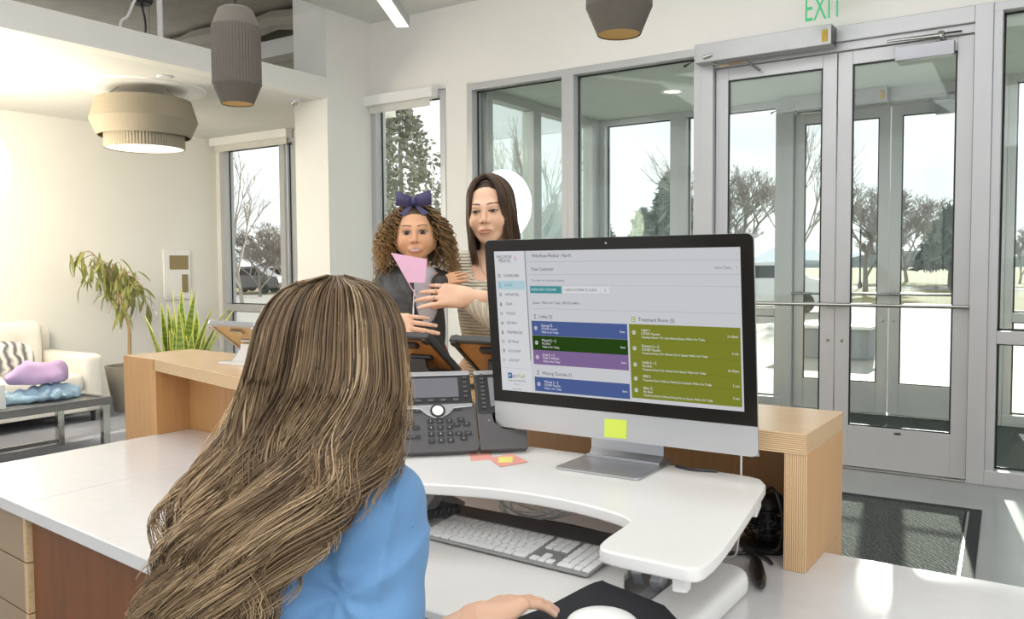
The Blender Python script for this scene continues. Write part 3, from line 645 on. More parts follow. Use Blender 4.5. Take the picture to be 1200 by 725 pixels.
def rect(u0, v0, u1, v1, colr, layer=1):
    x0, y1 = P2(u0, v0); x1, y0 = P2(u1, v1); z = .0013+.0003*layer; ui(colr, layer).add([(x0, y0, z), (x1, y0, z), (x1, y1, z), (x0, y1, z)], [(0, 1, 2, 3)])
def txt(s, u, v, size, colr, layer=2, align='LEFT', sx=.86):
    V, Fs = text_mesh(s, size/1000, align, sx); x, y = P2(u, v); z = .0013+.0003*layer
    ui(colr, layer).add([(x+a, y+b, z) for a, b in V], Fs)
def ring(u, v, r, colr, layer=2, w=.9, n=14):
    x, y = P2(u, v); z = .0013+.0003*layer; V = []
    for k in range(n):
        q = 2*math.pi*k/n; V += [(x+r/1000*math.cos(q), y+r/1000*math.sin(q), z), (x+(r-w)/1000*math.cos(q), y+(r-w)/1000*math.sin(q), z)]
    ui(colr, layer).add(V, [(2*k, (2*k+2) % (2*n), (2*k+3) % (2*n), 2*k+1) for k in range(n)])
DK = (40, 42, 50); GR = (112, 114, 122); LN = (168, 169, 174); WH = (226, 226, 230)
rect(0, 0, 86, 336, (206, 207, 210)); rect(85.5, 0, 88.5, 258, (140, 141, 146), 2); rect(89, 25, 597, 26, LN); rect(95, 54.5, 597, 55.3, LN); rect(95, 79, 597, 79.6, LN); rect(95, 134, 597, 134.8, LN); rect(6, 280, 86, 280.7, LN, 2)
txt('WILD ROSE', 6, 13.5, 10.5, (20, 20, 26), sx=.8); txt('MEDICAL', 12, 22.5, 10.5, (20, 20, 26), sx=.8); rect(12, 29, 50, 29.5, (186, 150, 190), 2)
for a in range(5): ring(60+3*math.cos(a*1.257), 17+3.4*math.sin(a*1.257), 2.6, (206, 150, 198), w=.8)
for a in (0, 1): rect(58.5+3*a, 20, 59.2+3*a, 26, (206, 150, 198), 2)
txt('Wild Rose Medical - North', 106, 12, 11, DK); txt('Your Customer', 102, 42.5, 11, DK); txt('Select Desk...', 543, 41, 8.2, GR); txt('v', 588, 40.5, 6, DK); txt('v', 590, 13.5, 5, DK)
txt('You have no customer assigned', 101, 68.5, 8, GR)
rect(96, 81.7, 181, 98.4, (72, 140, 146), 1); txt('ASSIGN NEXT CUSTOMER', 99.5, 90, 7.8, (206, 228, 230), 3, sx=.74)
rect(184, 81.6, 304, 99.2, (172, 173, 178), 1); rect(184.3, 81.6, 280.6, 98.2, (208, 209, 213), 2); rect(281.2, 81.6, 303.6, 98.2, (208, 209, 213), 2); txt('+ ADD CUSTOMER TO QUEUE', 188, 90, 7.8, DK, 3, sx=.78)
for k in (-3, 0, 3): rect(291.4, 89.2+k, 293, 90.8+k, DK, 3)
txt('Queue:', 101, 121, 8, DK); txt('Walk in for Today  (587) 873-6489 v', 126, 120.5, 8, DK, sx=.84)
def hourglass(u, v, c=(86, 110, 120)):
    for (a, b) in ((-5, -4.2), (4.2, 5)): rect(u-3, v+a, u+3, v+b, c, 2)
    x, y = P2(u, v); z = .0019; ui(c, 2).add([(x-.0022, y+.004, z), (x+.0022, y+.004, z), (x, y, z), (x-.0022, y-.004, z), (x+.0022, y-.004, z)], [(0, 2, 1), (3, 4, 2)])
hourglass(105.5, 153); txt('Lobby (3)', 116, 153, 11, DK); hourglass(105.5, 286); txt('Waiting Outside (1)', 116, 287, 11.5, DK)
txt('Treatment Room (5)', 369, 153, 11.5, DK); rect(353, 147.5, 361.5, 157.5, (138, 150, 40), 2); rect(354.5, 149.5, 360, 152, (216, 218, 200), 3); rect(354.5, 153.5, 360, 156, (216, 218, 200), 3)
def person_icon(u, v):
    ring(u, v, 4.6, WH, 3); ring(u, v-.8, 1.9, WH, 3, 1.2); rect(u-2.2, v+1.6, u+2.2, v+2.8, WH, 3)
for (v, c, a, b, d_, tm) in ((163.3, (74, 92, 142), 'George D.', 'COVID Vaccine', 'Walk in for Today', '0min'), (198.0, (38, 66, 22), 'Manuel [----]', 'Flu Shot', 'Walk in for Today', '0min'), (232.2, (124, 100, 144), 'Josey [----]', 'Walk in Medical', 'Walk in for Today', '0min'), (296.7, (74, 92, 142), 'Wendy [----]', 'COVID Vaccine', 'Walk in for Today', '0min')):
    rect(94.8, v, 341.8, v+34.4, c, 2); person_icon(106, v+17); txt(a, 121, v+10.5, 8.6, WH, 3); txt(b, 121, v+18.3, 7.8, WH, 3); txt(d_, 121, v+26.2, 7.2, WH, 3); txt(tm, 336, v+18, 7.2, WH, 3, 'RIGHT')
rect(346.2, 162.8, 593.5, 327, (120, 126, 44), 2)
for v in (194.4, 230.3, 264.5, 291.3): rect(350, v, 593, v+.5, (98, 104, 30), 3)
for (v, a, b, d_, tm) in ((175, 'roger t.', 'COVID Vaccine', 'Treatment Room 1 Dr. Lions Attend Queue: Walk in for Today', '1h 42min'), (210, 'Kareem [----]', 'COVID Vaccine', 'Treatment Room 2 Dr. Ahmed (12) on Queue: Walk in for Today', '5 min'), (246, 'Leslie [----]', 'Flu Shot', 'Treatment Room 3 Dr. Attend Clark Queue: Walk in for Today', '4h 45min'), (277, 'Will S.', '', 'Treatment Room 4 (Nurse Yellow) (2) on Queue: Walk in for Today', '5 min'), (303, 'Alex G.', 'Flu Shot', 'Treatment Room 5 (Nurse) Frances Fix on Queue: Walk in for Today', '0 min')):
    person_icon(357.5, v+6); txt(a, 374.5, v, 8.6, WH, 3)
    if b: txt(b, 374.5, v+8.2, 7.8, WH, 3); txt(d_, 374.5, v+16, 6.9, WH, 3, sx=.8)
    else: txt(d_, 374.5, v+8.4, 6.9, WH, 3, sx=.8)
    txt(tm, 589, v+7, 7.2, WH, 3, 'RIGHT')
rect(5, 69.5, 82, 91.0, (170, 198, 206), 2)
for i, s in enumerate(('DASHBOARD', 'QUEUE', 'APPOINTME...', 'STAFF', 'TICKETS', 'REPORTS', 'PREFERENCES', 'SETTINGS', 'ACCOUNT', 'LOGOUT')):
    v = 57.8+i*22.6; c = (70, 140, 152) if i == 1 else DK; txt(s, 24.5, v, 8.6, c, 3, sx=.84)
    if i in (0, 2, 8): rect(8.5, v-3.6, 14.5, v+3.8, c, 3); rect(9.4, v-2.6, 13.6, v+2.8, (206, 207, 210), 4); rect(10.2, v-.5, 12.8, v+.6, c, 5)
    elif i == 1:
        hourglass(11.5, v, c)
    elif i in (4, 7): ring(11.5, v, 3.6, c, 3, 1.1, 6 if i == 4 else 12)
    elif i == 5:
        for k, hgt in enumerate((4, 6.5, 3, 7.5)): rect(8+2*k, v+3.8-hgt, 9.2+2*k, v+3.8, c, 3)
    elif i == 9: rect(8.5, v-3.6, 9.4, v+3.6, c, 3); rect(8.5, v-3.6, 12, v-2.8, c, 3); rect(8.5, v+2.8, 12, v+3.6, c, 3); rect(10.5, v-.4, 15.5, v+.4, c, 3)
    else: ring(11.5, v-1.4, 2.4, c, 3, 1.2); rect(8.6, v+1.6, 14.4, v+3.8, c, 3)
rect(19, 292, 31, 305.5, (44, 92, 140), 2); txt('W', 20, 298.8, 11, (214, 226, 236), 3, sx=.8); txt('ait', 31.6, 299, 14, (44, 92, 140), 3, sx=.85); txt('Well', 44.5, 299, 14, (140, 164, 40), 3, sx=.85)
txt('Powered by WaitWell', 43, 310.5, 6.4, DK, 3, 'CENTER'); txt('Rose Inc', 43, 319, 5.6, GR, 3, 'CENTER'); txt('Update 2022', 43, 331, 5.6, GR, 3, 'CENTER')
for (colr, layer), mb in layers.items(): mb.build('screen_graphic', emis('ui_%d_%d_%d' % colr, colr, 1.0), disp, world=False)['kind'] = 'stuff'
# stand: bent aluminium plate
sw = .10; mt_ = mo.matrix_world.copy()
ft = [(-.861, 1.600), (-.861, 1.805)]
st = MB(); xs = -.861; FW = .102
MB().prism(rrect(xs-FW, 1.603, xs+FW, 1.80, .012), ZT+.0004, ZT+.0055).build('foot', m_silver, mo, .0015)
pr = [(y_-.012, z_) for y_, z_ in [(1.745, ZT+.006), (1.765, ZT+.0058), (1.778, ZT+.02), (1.778, ZT+.06), (1.768, ZT+.14), (1.752, ZT+.26), (1.745, ZT+.26), (1.760, ZT+.14), (1.770, ZT+.06), (1.770, ZT+.022), (1.762, ZT+.012), (1.745, ZT+.012)]]
n = len(pr); V = [(xs-FW*.9, y, z) for y, z in pr]+[(xs+FW*.9, y, z) for y, z in pr]
MB().add(V, [tuple(range(n)), tuple(range(2*n-1, n-1, -1))]+[(i, n+i, n+(i+1) % n, (i+1) % n) for i in range(n)]).build('stand_arm', m_silver, mo)
cord('white_wire', 'white monitor wire dropping behind the monitor', 'cord', [(-.60, 1.7815, ZT+.10), (-.599, 1.7815, ZT+.02), (-.60, 1.7815, ZT-.06), (-.605, 1.784, ZD+.05), (-.62, 1.79, ZD+.006), (-.68, 1.80, ZD+.004)], .0022, m_white)
cord('braided_cable', 'dark braided cable on the converter behind the monitor foot', 'cable', [(-.740, 1.760, ZT+.0040), (-.72, 1.752, ZT+.0040), (-.695, 1.748, ZT+.0040), (-.665, 1.756, ZT+.0040), (-.645, 1.762, ZT+.0040)], .0034, m_chard)
# sticky notes
def note(name, px, plane_pts, label, colr, lift=0.0004):
    pass
def mpt(x, y):  # pixel -> monitor face
    Mi = ROOTM[mo.name]; o = np.array(Mi.translation); nn = zn; d = ray(x, y); t = ((o-CC)@nn)/(d@nn); return CC+d*t+nn*.0014
pts = [mpt(709, 490), mpt(735, 492), mpt(734.5, 514), mpt(708.5, 511.5)]
m_yel = mat('yellow_green_paper', (220, 236, 92), .7); m_yel2 = mat('pale_yellow_paper', (240, 226, 128), .7); m_sal = mat('salmon_paper', (232, 160, 146), .7); m_cor = mat('coral_paper', (238, 116, 112), .7)
tag(MB().quad3(pts, zn, .0006).build('sticky_note', m_yel), 'lime yellow sticky note stuck on the monitor chin', 'sticky note')
for pp, m_, lab, dz in (([(550, 531), (576, 531.5), (577, 538), (552, 540)], m_sal, 'narrow salmon sticky note lying under the telephone edge', .0004), ([(573, 537), (600, 531), (619, 541), (586, 547)], m_sal, 'square salmon paper note lying beside the telephone', .0012), ([(584, 535.5), (601, 534.5), (600.5, 541.5), (584, 542)], m_yel2, 'small pale yellow sticky note on top of a salmon note', .002)):
    P = [onz(x, y, ZT+dz) for x, y in pp]; tag(MB().prism([(p[0], p[1]) for p in P], ZT+dz-.0003, ZT+dz+.0003).build('sticky_note', m_), lab, 'sticky note')
# ---------------------------------------------------------------- telephone and its key expansion module
pa, pb = onz(462, 538, ZT), onz(562, 533.5, ZT); pu = (pb-pa); PWd = np.linalg.norm(pu); pu /= PWd; pbk = np.array([-pu[1], pu[0], 0]); al = math.radians(50)
py = pbk*math.cos(al)+np.array([0, 0, 1])*math.sin(al); pz = np.cross(pu, py)
PL = .221
def rb(x0, y0, x1, y1, r, z0, z1, nm, m_, par, bev=.001): return MB().prism(rrect(x0, y0, x1, y1, r, 4), z0, z1).build(nm, m_, par, bev, world=False)
def prop(par, x0, x1, w):   # wedge support foot behind the sloping face, reaching the desk
    s, c = math.sin(al), math.cos(al)
    V = []
    for x in (x0, x1):
        for (b, h) in ((.03, .0), (PL*c+.01, .0), (PL*.75*c+.02, PL*.68*s)): h -= .0128; V.append((x, b*c+h*s, -b*s+h*c))
    return MB().add(V, [(0, 1, 2), (5, 4, 3), (0, 3, 4, 1), (1, 4, 5, 2), (2, 5, 3, 0)]).build('support_foot', m_chard, par, world=False)
ph = thing('desk_telephone', 'charcoal office telephone with screen and keypad on the converter', 'telephone', tuple(pa+np.array([0, 0, .0135])), rot=basis(pu, py, pz))
rb(-.012, .0, PWd, PL*.62, .008, -.018, .0, 'keypad_body', m_char, ph, .003); rb(.008, PL*.575, PWd-.006, PL, .006, -.016, .004, 'screen_head', m_chard, ph, .003)
prop(ph, .03, PWd-.03, 0)
rb(.008, PL-.011, PWd-.006, PL+.001, .004, -.015, .0055, 'silver_top_trim', m_silver, ph)
rb(.050, PL*.665, PWd-.038, PL-.018, .002, .0042, .0048, 'screen', mat('phone_screen', (112, 112, 118), .2, rgb2=(106, 106, 112)), ph, 0)
MB().prism([(.010, PL*.565), (PWd-.006, PL*.575), (PWd-.008, PL*.535), (.150, PL*.52), (.136, PL*.45), (.118, PL*.405), (.100, PL*.405), (.082, PL*.45), (.066, PL*.52), (.012, PL*.535)], .0006, .005).build('silver_trim', m_silver, ph, .0012, world=False)
MB().lathe([(0, .0), (.013, .0), (.0135, .003), (.011, .0036), (0, .003)], (.109, PL*.49, .005), 24).build('navigation_button', m_white, ph, smooth=True, world=False)
MB().lathe([(.0145, 0), (.0185, 0), (.0185, .0022), (.0145, .0022)], (.109, PL*.49, .005), 28, close=True).build('navigation_ring', m_chard, ph, smooth=True, world=False)
m_pk = mat('dark_rubber_key', (52, 51, 52), .4); m_leg = mat('key_legend', (200, 200, 202), .5); leg = MB()
def pkey(x, y, w=.0165, h=.0115, s=None, par=ph):
    k = rb(x-w/2, y-h/2, x+w/2, y+h/2, .0025, 0, .0028, 'key', m_pk, par, .0006)
    if s:
        V, Fs = text_mesh(s, .0078, 'CENTER'); MB().add([(x+a, y+b, .0031) for a, b in V], Fs).build('legend', m_leg, k, world=False)
for r_ in range(4):
    for c in range(3): pkey(.090+.0225*c, .082-.0178*r_, s='123456789*0#'[r_*3+c])
for (x, y, s) in ((.041, .080, None), (.029, .066, 'o'), (.054, .066, '-'), (.164, .084, '='), (.153, .071, '<'), (.177, .071, '+'), (.156, .046, 'o'), (.179, .046, '<'), (.167, .033, 'x')): pkey(x, y, .018, .0105, s)
pkey(.042, .041, .045, .009, '-    +'); pkey(.060, .112, .019, .009, '<'); pkey(.158, .114, .019, .009, '-')
for i in range(5):
    for x in (.024, PWd-.021): rb(x-.005, PL*.67+.0135*i-.003, x+.005, PL*.67+.0135*i+.003, .0025, .0042, .0062, 'line_key', m_char, ph, .0005)
for i in range(4): rb(.056+.031*i, PL*.612, .070+.031*i, PL*.612+.007, .002, .0042, .0062, 'soft_key', m_char, ph, .0005)
MB().tube(smooth_path([(-.03, .02, -.006), (-.032, .07, .016), (-.034, .14, .016), (-.03, .20, .0)], 6), [.016]*6+[.013]*8+[.016]*5, 12).build('handset', m_chard, ph, smooth=True, world=False)
po = pa+pu*(PWd+.003)
kx = thing('key_module', 'charcoal key expansion module beside the telephone', 'phone module', tuple(po+np.array([0, 0, .0135])), rot=basis(pu, py, pz))
KWd = .118
MB().prism([(0, 0), (KWd-.006, 0), (KWd, .006), (KWd, .050), (.060, .056), (.040, .075), (.036, PL*.62), (0, PL*.62)], -.018, .0).build('body', m_char, kx, .003, world=False); rb(.002, PL*.45, KWd-.004, PL, .006, -.016, .003, 'screen_head', m_chard, kx, .003); rb(.002, PL-.011, KWd-.004, PL+.001, .004, -.015, .0045, 'silver_top_trim', m_silver, kx)
rb(.036, PL*.53, KWd-.03, PL-.02, .002, .0032, .0038, 'screen', mat('module_screen', (142, 142, 148), .2), kx, 0); prop(kx, .02, KWd-.02, 0)
for i in range(9):
    for x in (.020, KWd-.018): rb(x-.005, PL*.52+.0118*i-.003, x+.005, PL*.52+.0118*i+.003, .0025, .0032, .0052, 'line_key', m_char, kx, .0005)
MB().lathe([(0, 0), (.0012, 0), (.0012, .0006), (0, .0006)], (.028, PL*.36, .0), 8).build('indicator', m_white, kx, world=False)
# ---------------------------------------------------------------- tablets on stands along the ledge, seen from behind
m_tbk = mat('tan_tablet_back', (176, 122, 66), .4, rgb2=(164, 110, 56), scale=3); m_tfr = mat('black_tablet_case', (44, 42, 40), .45); m_tlt = mat('maple_tone_back', (206, 176, 126), .4)
def tablet(px, py_, Yt, w, L_, slope, label, backm, framem, standm):
    c = ony(px, py_, Yt); a = math.radians(slope)
    down = np.array([0, math.cos(a), -math.sin(a)]); x_ = np.array([1., 0, 0]); n_ = np.cross(x_, down)   # n_ points up and out to the customers
    zb = 1.0295
    t = thing('tablet_stand', label, 'tablet', (c[0]+w/2, Yt+.14, zb), group=None)
    o = c
    def q(u, v, n): return o+x_*u+down*v+n_*n
    def slab(u0, v0, u1, v1, n0, n1, nm, m_, bev):
        V = [q(u, v, n) for n in (n0, n1) for u, v in ((u0, v0), (u1, v0), (u1, v1), (u0, v1))]
        return MB().add(V, [(0, 1, 2, 3), (7, 6, 5, 4), (0, 4, 5, 1), (1, 5, 6, 2), (2, 6, 7, 3), (3, 7, 4, 0)]).build(nm, m_, t, bev)
    slab(.012, .012, w-.012, L_-.012, -.006, .004, 'tablet', backm, .002)
    fm = MB()
    fr_ = slab(0, 0, w, .016, -.012, .010, 'case_top_rail', framem, .005); slab(0, L_-.016, w, L_, -.012, .010, 'case_bottom_rail', framem, .005)
    slab(0, .012, .013, L_-.012, -.012, .010, 'case_side_rail', framem, .004); slab(w-.013, .012, w, L_-.012, -.012, .010, 'case_side_rail', framem, .004)
    for u, v in ((.016, .016), (w-.016, .016)): MB().tube([q(u, v, -.016), q(u, v, .012)], .014, 12).build('case_corner', framem, t, smooth=True)
    slab(w/2-.03, .03, w/2+.03, .052, -.02, -.006, 'clamp', m_chrome if standm is m_whitesat else framem, .003)
    h = q(w/2, L_*.55, -.010); bs = np.array([h[0], h[1]-.015, zb])
    V = [(bs[0]-.085, bs[1]-.07), (bs[0]+.085, bs[1]-.07), (bs[0]+.085, bs[1]+.08), (bs[0]-.085, bs[1]+.08)]
    MB().prism([tuple(p) for p in rrect(bs[0]-.085, bs[1]-.07, bs[0]+.085, bs[1]+.08, .01)], zb, zb+.006).build('stand_base', standm, t, .001)
    hw = [(.085, 0), (.06, .018), (.034, .045), (.028, .07)]; hm = h[2]-zb
    V = []; 
    for (ww, zz) in hw: zz = min(zz, hm); V += [(bs[0]-ww, bs[1]-.006, zb+.005+zz*.95), (bs[0]+ww, bs[1]-.006, zb+.005+zz*.95), (bs[0]+ww, bs[1]+.004, zb+.005+zz*.95), (bs[0]-ww, bs[1]+.004, zb+.005+zz*.95)]
    Fs = [(3, 2, 1, 0), (12, 13, 14, 15)]+[(4*i+k, 4*i+(k+1) % 4, 4*i+4+(k+1) % 4, 4*i+4+k) for i in range(3) for k in range(4)]
    MB().add(V, Fs).build('stand_neck', standm, t, .002)
    MB().tube([h+np.array([-.04, 0, 0]), h+np.array([.04, 0, 0])], .010, 10).build('hinge', m_chrome if standm is m_whitesat else m_chard, t, smooth=True)
    return t
tablet(244, 377, 1.985, .262, .20, 36, 'light tablet on a white stand at the planter end of the ledge', m_tlt, m_silver, m_whitesat)
tablet(447, 390, 1.93, .185, .20, 38, 'black cased tablet on a stand in front of the little girl', m_tbk, m_tfr, m_tfr)
tablet(527, 395, 1.95, .25, .20, 38, 'black cased tablet on a stand between telephone and monitor', m_tbk, m_tfr, m_tfr)
P = [ony(472, 424, 1.86), ony(480, 423, 1.86), ony(476, 433, 1.86), ony(468, 436, 1.86)]
tag(MB().quad3(P, (0, 1, 0), .0008).build('paper_note', m_cor), 'coral paper note stuck on the tablet stand', 'paper note')
# ---------------------------------------------------------------- small black desk fan in the cubby and its plug
fc = onz(905, 618, ZD+.05); fc = np.array([-.615, 1.80, ZD])
fan = thing('desk_fan', 'small black wire caged desk fan standing in the cubby', 'fan', (fc[0], fc[1], ZD))
fx, fy = -.582, 1.915
MB().lathe([(0, .0), (.060, .0), (.064, .006), (.060, .012), (.03, .02), (0, .022)], (fx, fy, ZD+.001), 28).build('base', m_black, fan, smooth=True)
cg = MB()
for k, (zz, rr) in enumerate(((.03, .046), (.045, .060), (.062, .064), (.078, .060), (.092, .046))):
    cg.tube([(fx+rr*math.cos(a*math.pi/16), fy+rr*math.sin(a*math.pi/16), ZD+zz) for a in range(33)], .0018, 6, cap=False)
cg.build('cage_rings', m_black, fan, smooth=True)
for k in range(20):
    a = k*math.pi/10; MB().tube([(fx+rr*math.cos(a), fy+rr*math.sin(a), ZD+zz) for zz, rr in ((.022, .03), (.03, .046), (.045, .060), (.062, .064), (.078, .060), (.092, .046), (.098, .03))], .0012, 5).build('cage_wire', m_black, fan)
MB().lathe([(0, .086), (.030, .088), (.044, .096), (.046, .106), (.036, .118), (.030, .124), (.012, .127), (0, .128)], (fx, fy, ZD), 28).build('motor_dome', m_black, fan, smooth=True)
MB().lathe([(0, .022), (.02, .024), (.022, .06), (.02, .086), (0, .088)], (fx, fy, ZD), 20).build('hub', m_chard, fan, smooth=True)
for k in range(4):
    a = k*math.pi/2+.3; MB().add([(fx+.02*math.cos(a), fy+.02*math.sin(a), ZD+.045), (fx+.055*math.cos(a-.3), fy+.055*math.sin(a-.3), ZD+.05), (fx+.055*math.cos(a+.35), fy+.055*math.sin(a+.35), ZD+.07), (fx+.02*math.cos(a+.3), fy+.02*math.sin(a+.3), ZD+.068), (fx+.02*math.cos(a), fy+.02*math.sin(a), ZD+.047), (fx+.055*math.cos(a-.3), fy+.055*math.sin(a-.3), ZD+.052), (fx+.055*math.cos(a+.35), fy+.055*math.sin(a+.35), ZD+.072), (fx+.02*math.cos(a+.3), fy+.02*math.sin(a+.3), ZD+.07)], [(3, 2, 1, 0), (4, 5, 6, 7), (0, 1, 5, 4), (1, 2, 6, 5), (2, 3, 7, 6), (3, 0, 4, 7)]).build('blade', m_chard, fan)
cord('fan_cable', 'black cable looped around the small desk fan', 'cable', [(fx, fy-.02, ZD+.134), (fx+.03, fy-.055, ZD+.15), (fx+.055, fy-.075, ZD+.10), (fx+.05, fy-.085, ZD+.03), (fx-.005, fy-.080, ZD+.012), (fx+.03, fy-.10, ZD+.008), (-.535, 1.795, ZD+.006)], .0035, m_black)
ad = thing('plug_adapter', 'black plug adapter with a short lead lying on the worktop', 'adapter', tuple(onz(889, 670, ZD)))
a0 = onz(885, 656, ZD+.014); a1 = onz(892, 684, ZD+.014)
MB().tube([a0, a0*.8+a1*.2, a0*.2+a1*.8, a1], [.010, .0135, .0135, .009], 14).build('housing', m_black, ad, smooth=True)
MB().tube([a1, a1+(a1-a0)*.12], [.007, .005], 10).build('tip', m_chard, ad)
MB().tube(smooth_path([a0, onz(879, 649, ZD+.010), onz(872, 645, ZD+.006)], 5), .0045, 8).build('lead', m_black, ad, smooth=True)
tag(MB().lathe([(.038, 0), (.052, .004), (.066, .018), (.068, .020), (.064, .020), (.050, .008), (0, .006), (0, 0)], (-.735, 1.92, ZD+.001), 28).build('white_saucer', m_white, smooth=True), 'white dish beside the small black fan', 'dish')
# ---------------------------------------------------------------- alcove: lamps, sofa, table, plants
dcn = np.array([-6.55, 4.26, ZS])
t = thing('drum_lamp', 'large two tier taupe drum lamp under the alcove soffit', 'ceiling lamp', tuple(dcn))
MB().lathe([(0, -.012), (.49, -.012), (.50, 0), (0, 0)], dcn, 64).build('ceiling_plate', m_white, t, smooth=True)
up_ = MB(); up_.lathe([(.375, -.10), (.425, -.27), (.365, -.40), (.355, -.40), (.412, -.27), (.365, -.105)], dcn, 64, close=True); up_.build('upper_shade', m_drum, t, smooth=True)
lo_ = MB(); lo_.lathe([(.315, -.20), (.315, -.50), (.309, -.50), (.309, -.20)], dcn, 160, close=True, pleat=[.006]*4); lo_.build('lower_shade', m_drum, t)
MB().lathe([(0, -.492), (.308, -.492), (.308, -.485), (0, -.485)], dcn, 64).build('diffuser', emis('drum_diffuser', (255, 250, 236), 1.6), t)
for a in (.4, 2.5, 4.6): MB().tube([dcn+np.array([.34*math.cos(a), .34*math.sin(a), -.12]), dcn+np.array([.2*math.cos(a), .2*math.sin(a), -.005])], .004, 6).build('hanger_wire', m_steel, t)
MB().lathe([(0, -.11), (.30, -.11), (.30, -.10), (0, -.10)], dcn, 40).build('top_disc', m_drum, t)
def globe(px, py_, d, rx, rz, strength, colr, label, name='globe_lamp'):
    c = atd(px, py_, d); t = thing(name, label, 'lamp', (c[0], c[1], 0))
    V, Q = nets(lambda P: d_ell(P, c, (rx, rx*.55, rz), np.array([[CR[0], -CR[1], 0], [CR[1], CR[0], 0], [0, 0, 1]])), c-np.array([rx*1.15, rx*1.15, rz*1.1]), c+np.array([rx*1.15, rx*1.15, rz*1.1]), rx/12)
    link('globe', fast_mesh('globe', V, Q), emis('globe_%s' % px, colr, strength), t)
    MB().tube([(c[0], c[1], .02), (c[0], c[1], c[2]-rz*.98)], .012, 10).build('pole', m_silver, t, smooth=True)
    MB().lathe([(0, 0), (.16, 0), (.16, .012), (.03, .025), (0, .025)], (c[0], c[1], .0), 28).build('base', m_silver, t, smooth=True)
globe(-62, 197, 6.1, .44, .40, 30.0, (255, 243, 218), 'glowing white round lamp beside the sofa wall')
globe(590, 240, 3.75, .125, .155, 2.6, (255, 255, 255), 'bright white round lamp behind the standing woman')
# sofa
sf = thing('sofa', 'cream upholstered sofa with tufted back against the alcove wall', 'sofa', (-7.9, 3.3, 0))
def soft(name, lo, hi, r, m_, par, h=.025, bul=0.0, tufts=(), world=True):
    lo = np.array(lo, float); hi = np.array(hi, float); c = (lo+hi)/2; hh = (hi-lo)/2
    def fn(P):
        d = d_box(P, c, hh, r)
        if bul: q = (P-c)/hh; d = d-bul*np.clip(1-q[..., 1]**2, 0, 1)*np.clip(1-q[..., 2]**2, 0, 1)
        for tf in tufts: d = d+.035*np.exp(-((P-np.array(tf, np.float32))**2).sum(-1)/.006)
        return d
    V, Q = nets(fn, lo-.06, hi+.06, h); return link(name, fast_mesh(name, V, Q), m_, par, world)
bx('base', m_fabricw, sf, -8.38, 2.05, .10, -7.42, 4.34, .30, .02)
for (ya, yb) in ((2.24, 3.20), (3.21, 4.15)):
    soft('seat_cushion', (-8.12, ya, .29), (-7.37, yb, .455), .05, m_fabricw, sf)
    yc = (ya+yb)/2; bc = soft('back_cushion', (-8.30, ya, .44), (-8.05, yb, .905), .07, m_fabricw, sf, bul=.035, tufts=[(-8.03, yc-.22, .70), (-8.03, yc+.22, .70)])
    for s in (-.22, .22): MB().lathe([(0, 0), (.014, 0), (.012, .006), (0, .008)], (0, 0, 0), 10).build('button', m_fabricw, bc, world=False).matrix_local = Matrix.Translation((-8.042+7.9, yc+s-3.3, .70)) @ Matrix.Rotation(math.pi/2, 4, 'Y')
for ya in (2.05, 4.16): soft('arm', (-8.36, ya, .10), (-7.40, ya+.18, .615), .045, m_fabricw, sf)
bx('back_frame', m_fabricw, sf, -8.40, 2.06, .12, -8.29, 4.33, .84, .03)
for x in (-8.3, -7.48):
    for y in (2.12, 4.27): MB().lathe([(.018, 0), (.026, .11), (0, .11)], (x, y, 0), 10).build('leg', m_chard, sf)
def pillow(name, label, c, half, Rr, m_):
    c = np.array(c); V, Q = nets(lambda P: (lambda q: (np.abs(q[..., 0]/half[0])**2.6+np.abs(q[..., 2]/half[2])**2.6)**(1/2.6)-1+(np.abs(q[..., 1])/half[1])**2*.9)((P-c)@Rr)*min(half), c-.42, c+.42, .02)
    return tag(link(name, fast_mesh(name, V, Q), m_), label, 'pillow')
a = math.radians(90); R0 = np.array([[0, -1, 0], [1, 0, 0], [0, 0, 1.]])
tl = math.radians(-22); R1m = R0 @ np.array([[1, 0, 0], [0, math.cos(tl), -math.sin(tl)], [0, math.sin(tl), math.cos(tl)]])
m_pil = mat('striped_pillow_fabric', (222, 218, 212), .9, rgb2=(92, 90, 96), wave=('Y', 3.4, 9.0))
pillow('throw_pillow', 'grey and white striped throw pillow on the cream sofa', (-7.79, 3.62, .612), (.30, .085, .155), R1m, m_pil)
# coffee table with chrome legs
ct = thing('coffee_table', 'low dark grey coffee table with chrome legs before the sofa', 'table', (-6.36, 2.85, 0))
m_tt = mat('grey_table_top', (120, 118, 116), .3, rgb2=(106, 104, 102), scale=5)
bx('tabletop', m_tt, ct, -6.72, 2.05, .375, -6.0, 3.58, .415, .004); 
for q in ((-6.72, 2.05, -6.68, 3.58), (-6.04, 2.05, -6.0, 3.58), (-6.68, 3.54, -6.04, 3.58), (-6.68, 2.05, -6.04, 2.09)): bx('rim', m_tt, ct, q[0], q[1], .415, q[2], q[3], .430, .003)
for x in (-6.70, -6.06):
    for y in (2.07, 3.51): bx('leg', m_chrome, ct, x, y, 0, x+.05, y+.05, .375, .003)
    bx('stretcher', m_chrome, ct, x+.01, 2.12, .02, x+.04, 3.51, .05, .003)
def lump(name, label, cat, c, r, m_, seed, flat=.0, h=.014):
    c = np.array(c); rr = np.random.default_rng(seed); ks = rr.normal(size=(7, 3))*rr.uniform(8, 26, (7, 1)); ph_ = rr.uniform(0, 6.28, 7)
    def fn(P):
        d = d_ell(P, c, r)
        for k in range(7): d = d+.011*np.sin(P@ks[k].astype(np.float32)+ph_[k])
        return np.maximum(d, (c[2]-.6*r[2])-P[..., 2])
    V, Q = nets(fn, c-np.array(r)*1.3, c+np.array(r)*1.3, h); V[:, 2] += 0
    return tag(link(name, fast_mesh(name, V, Q), m_), label, cat)
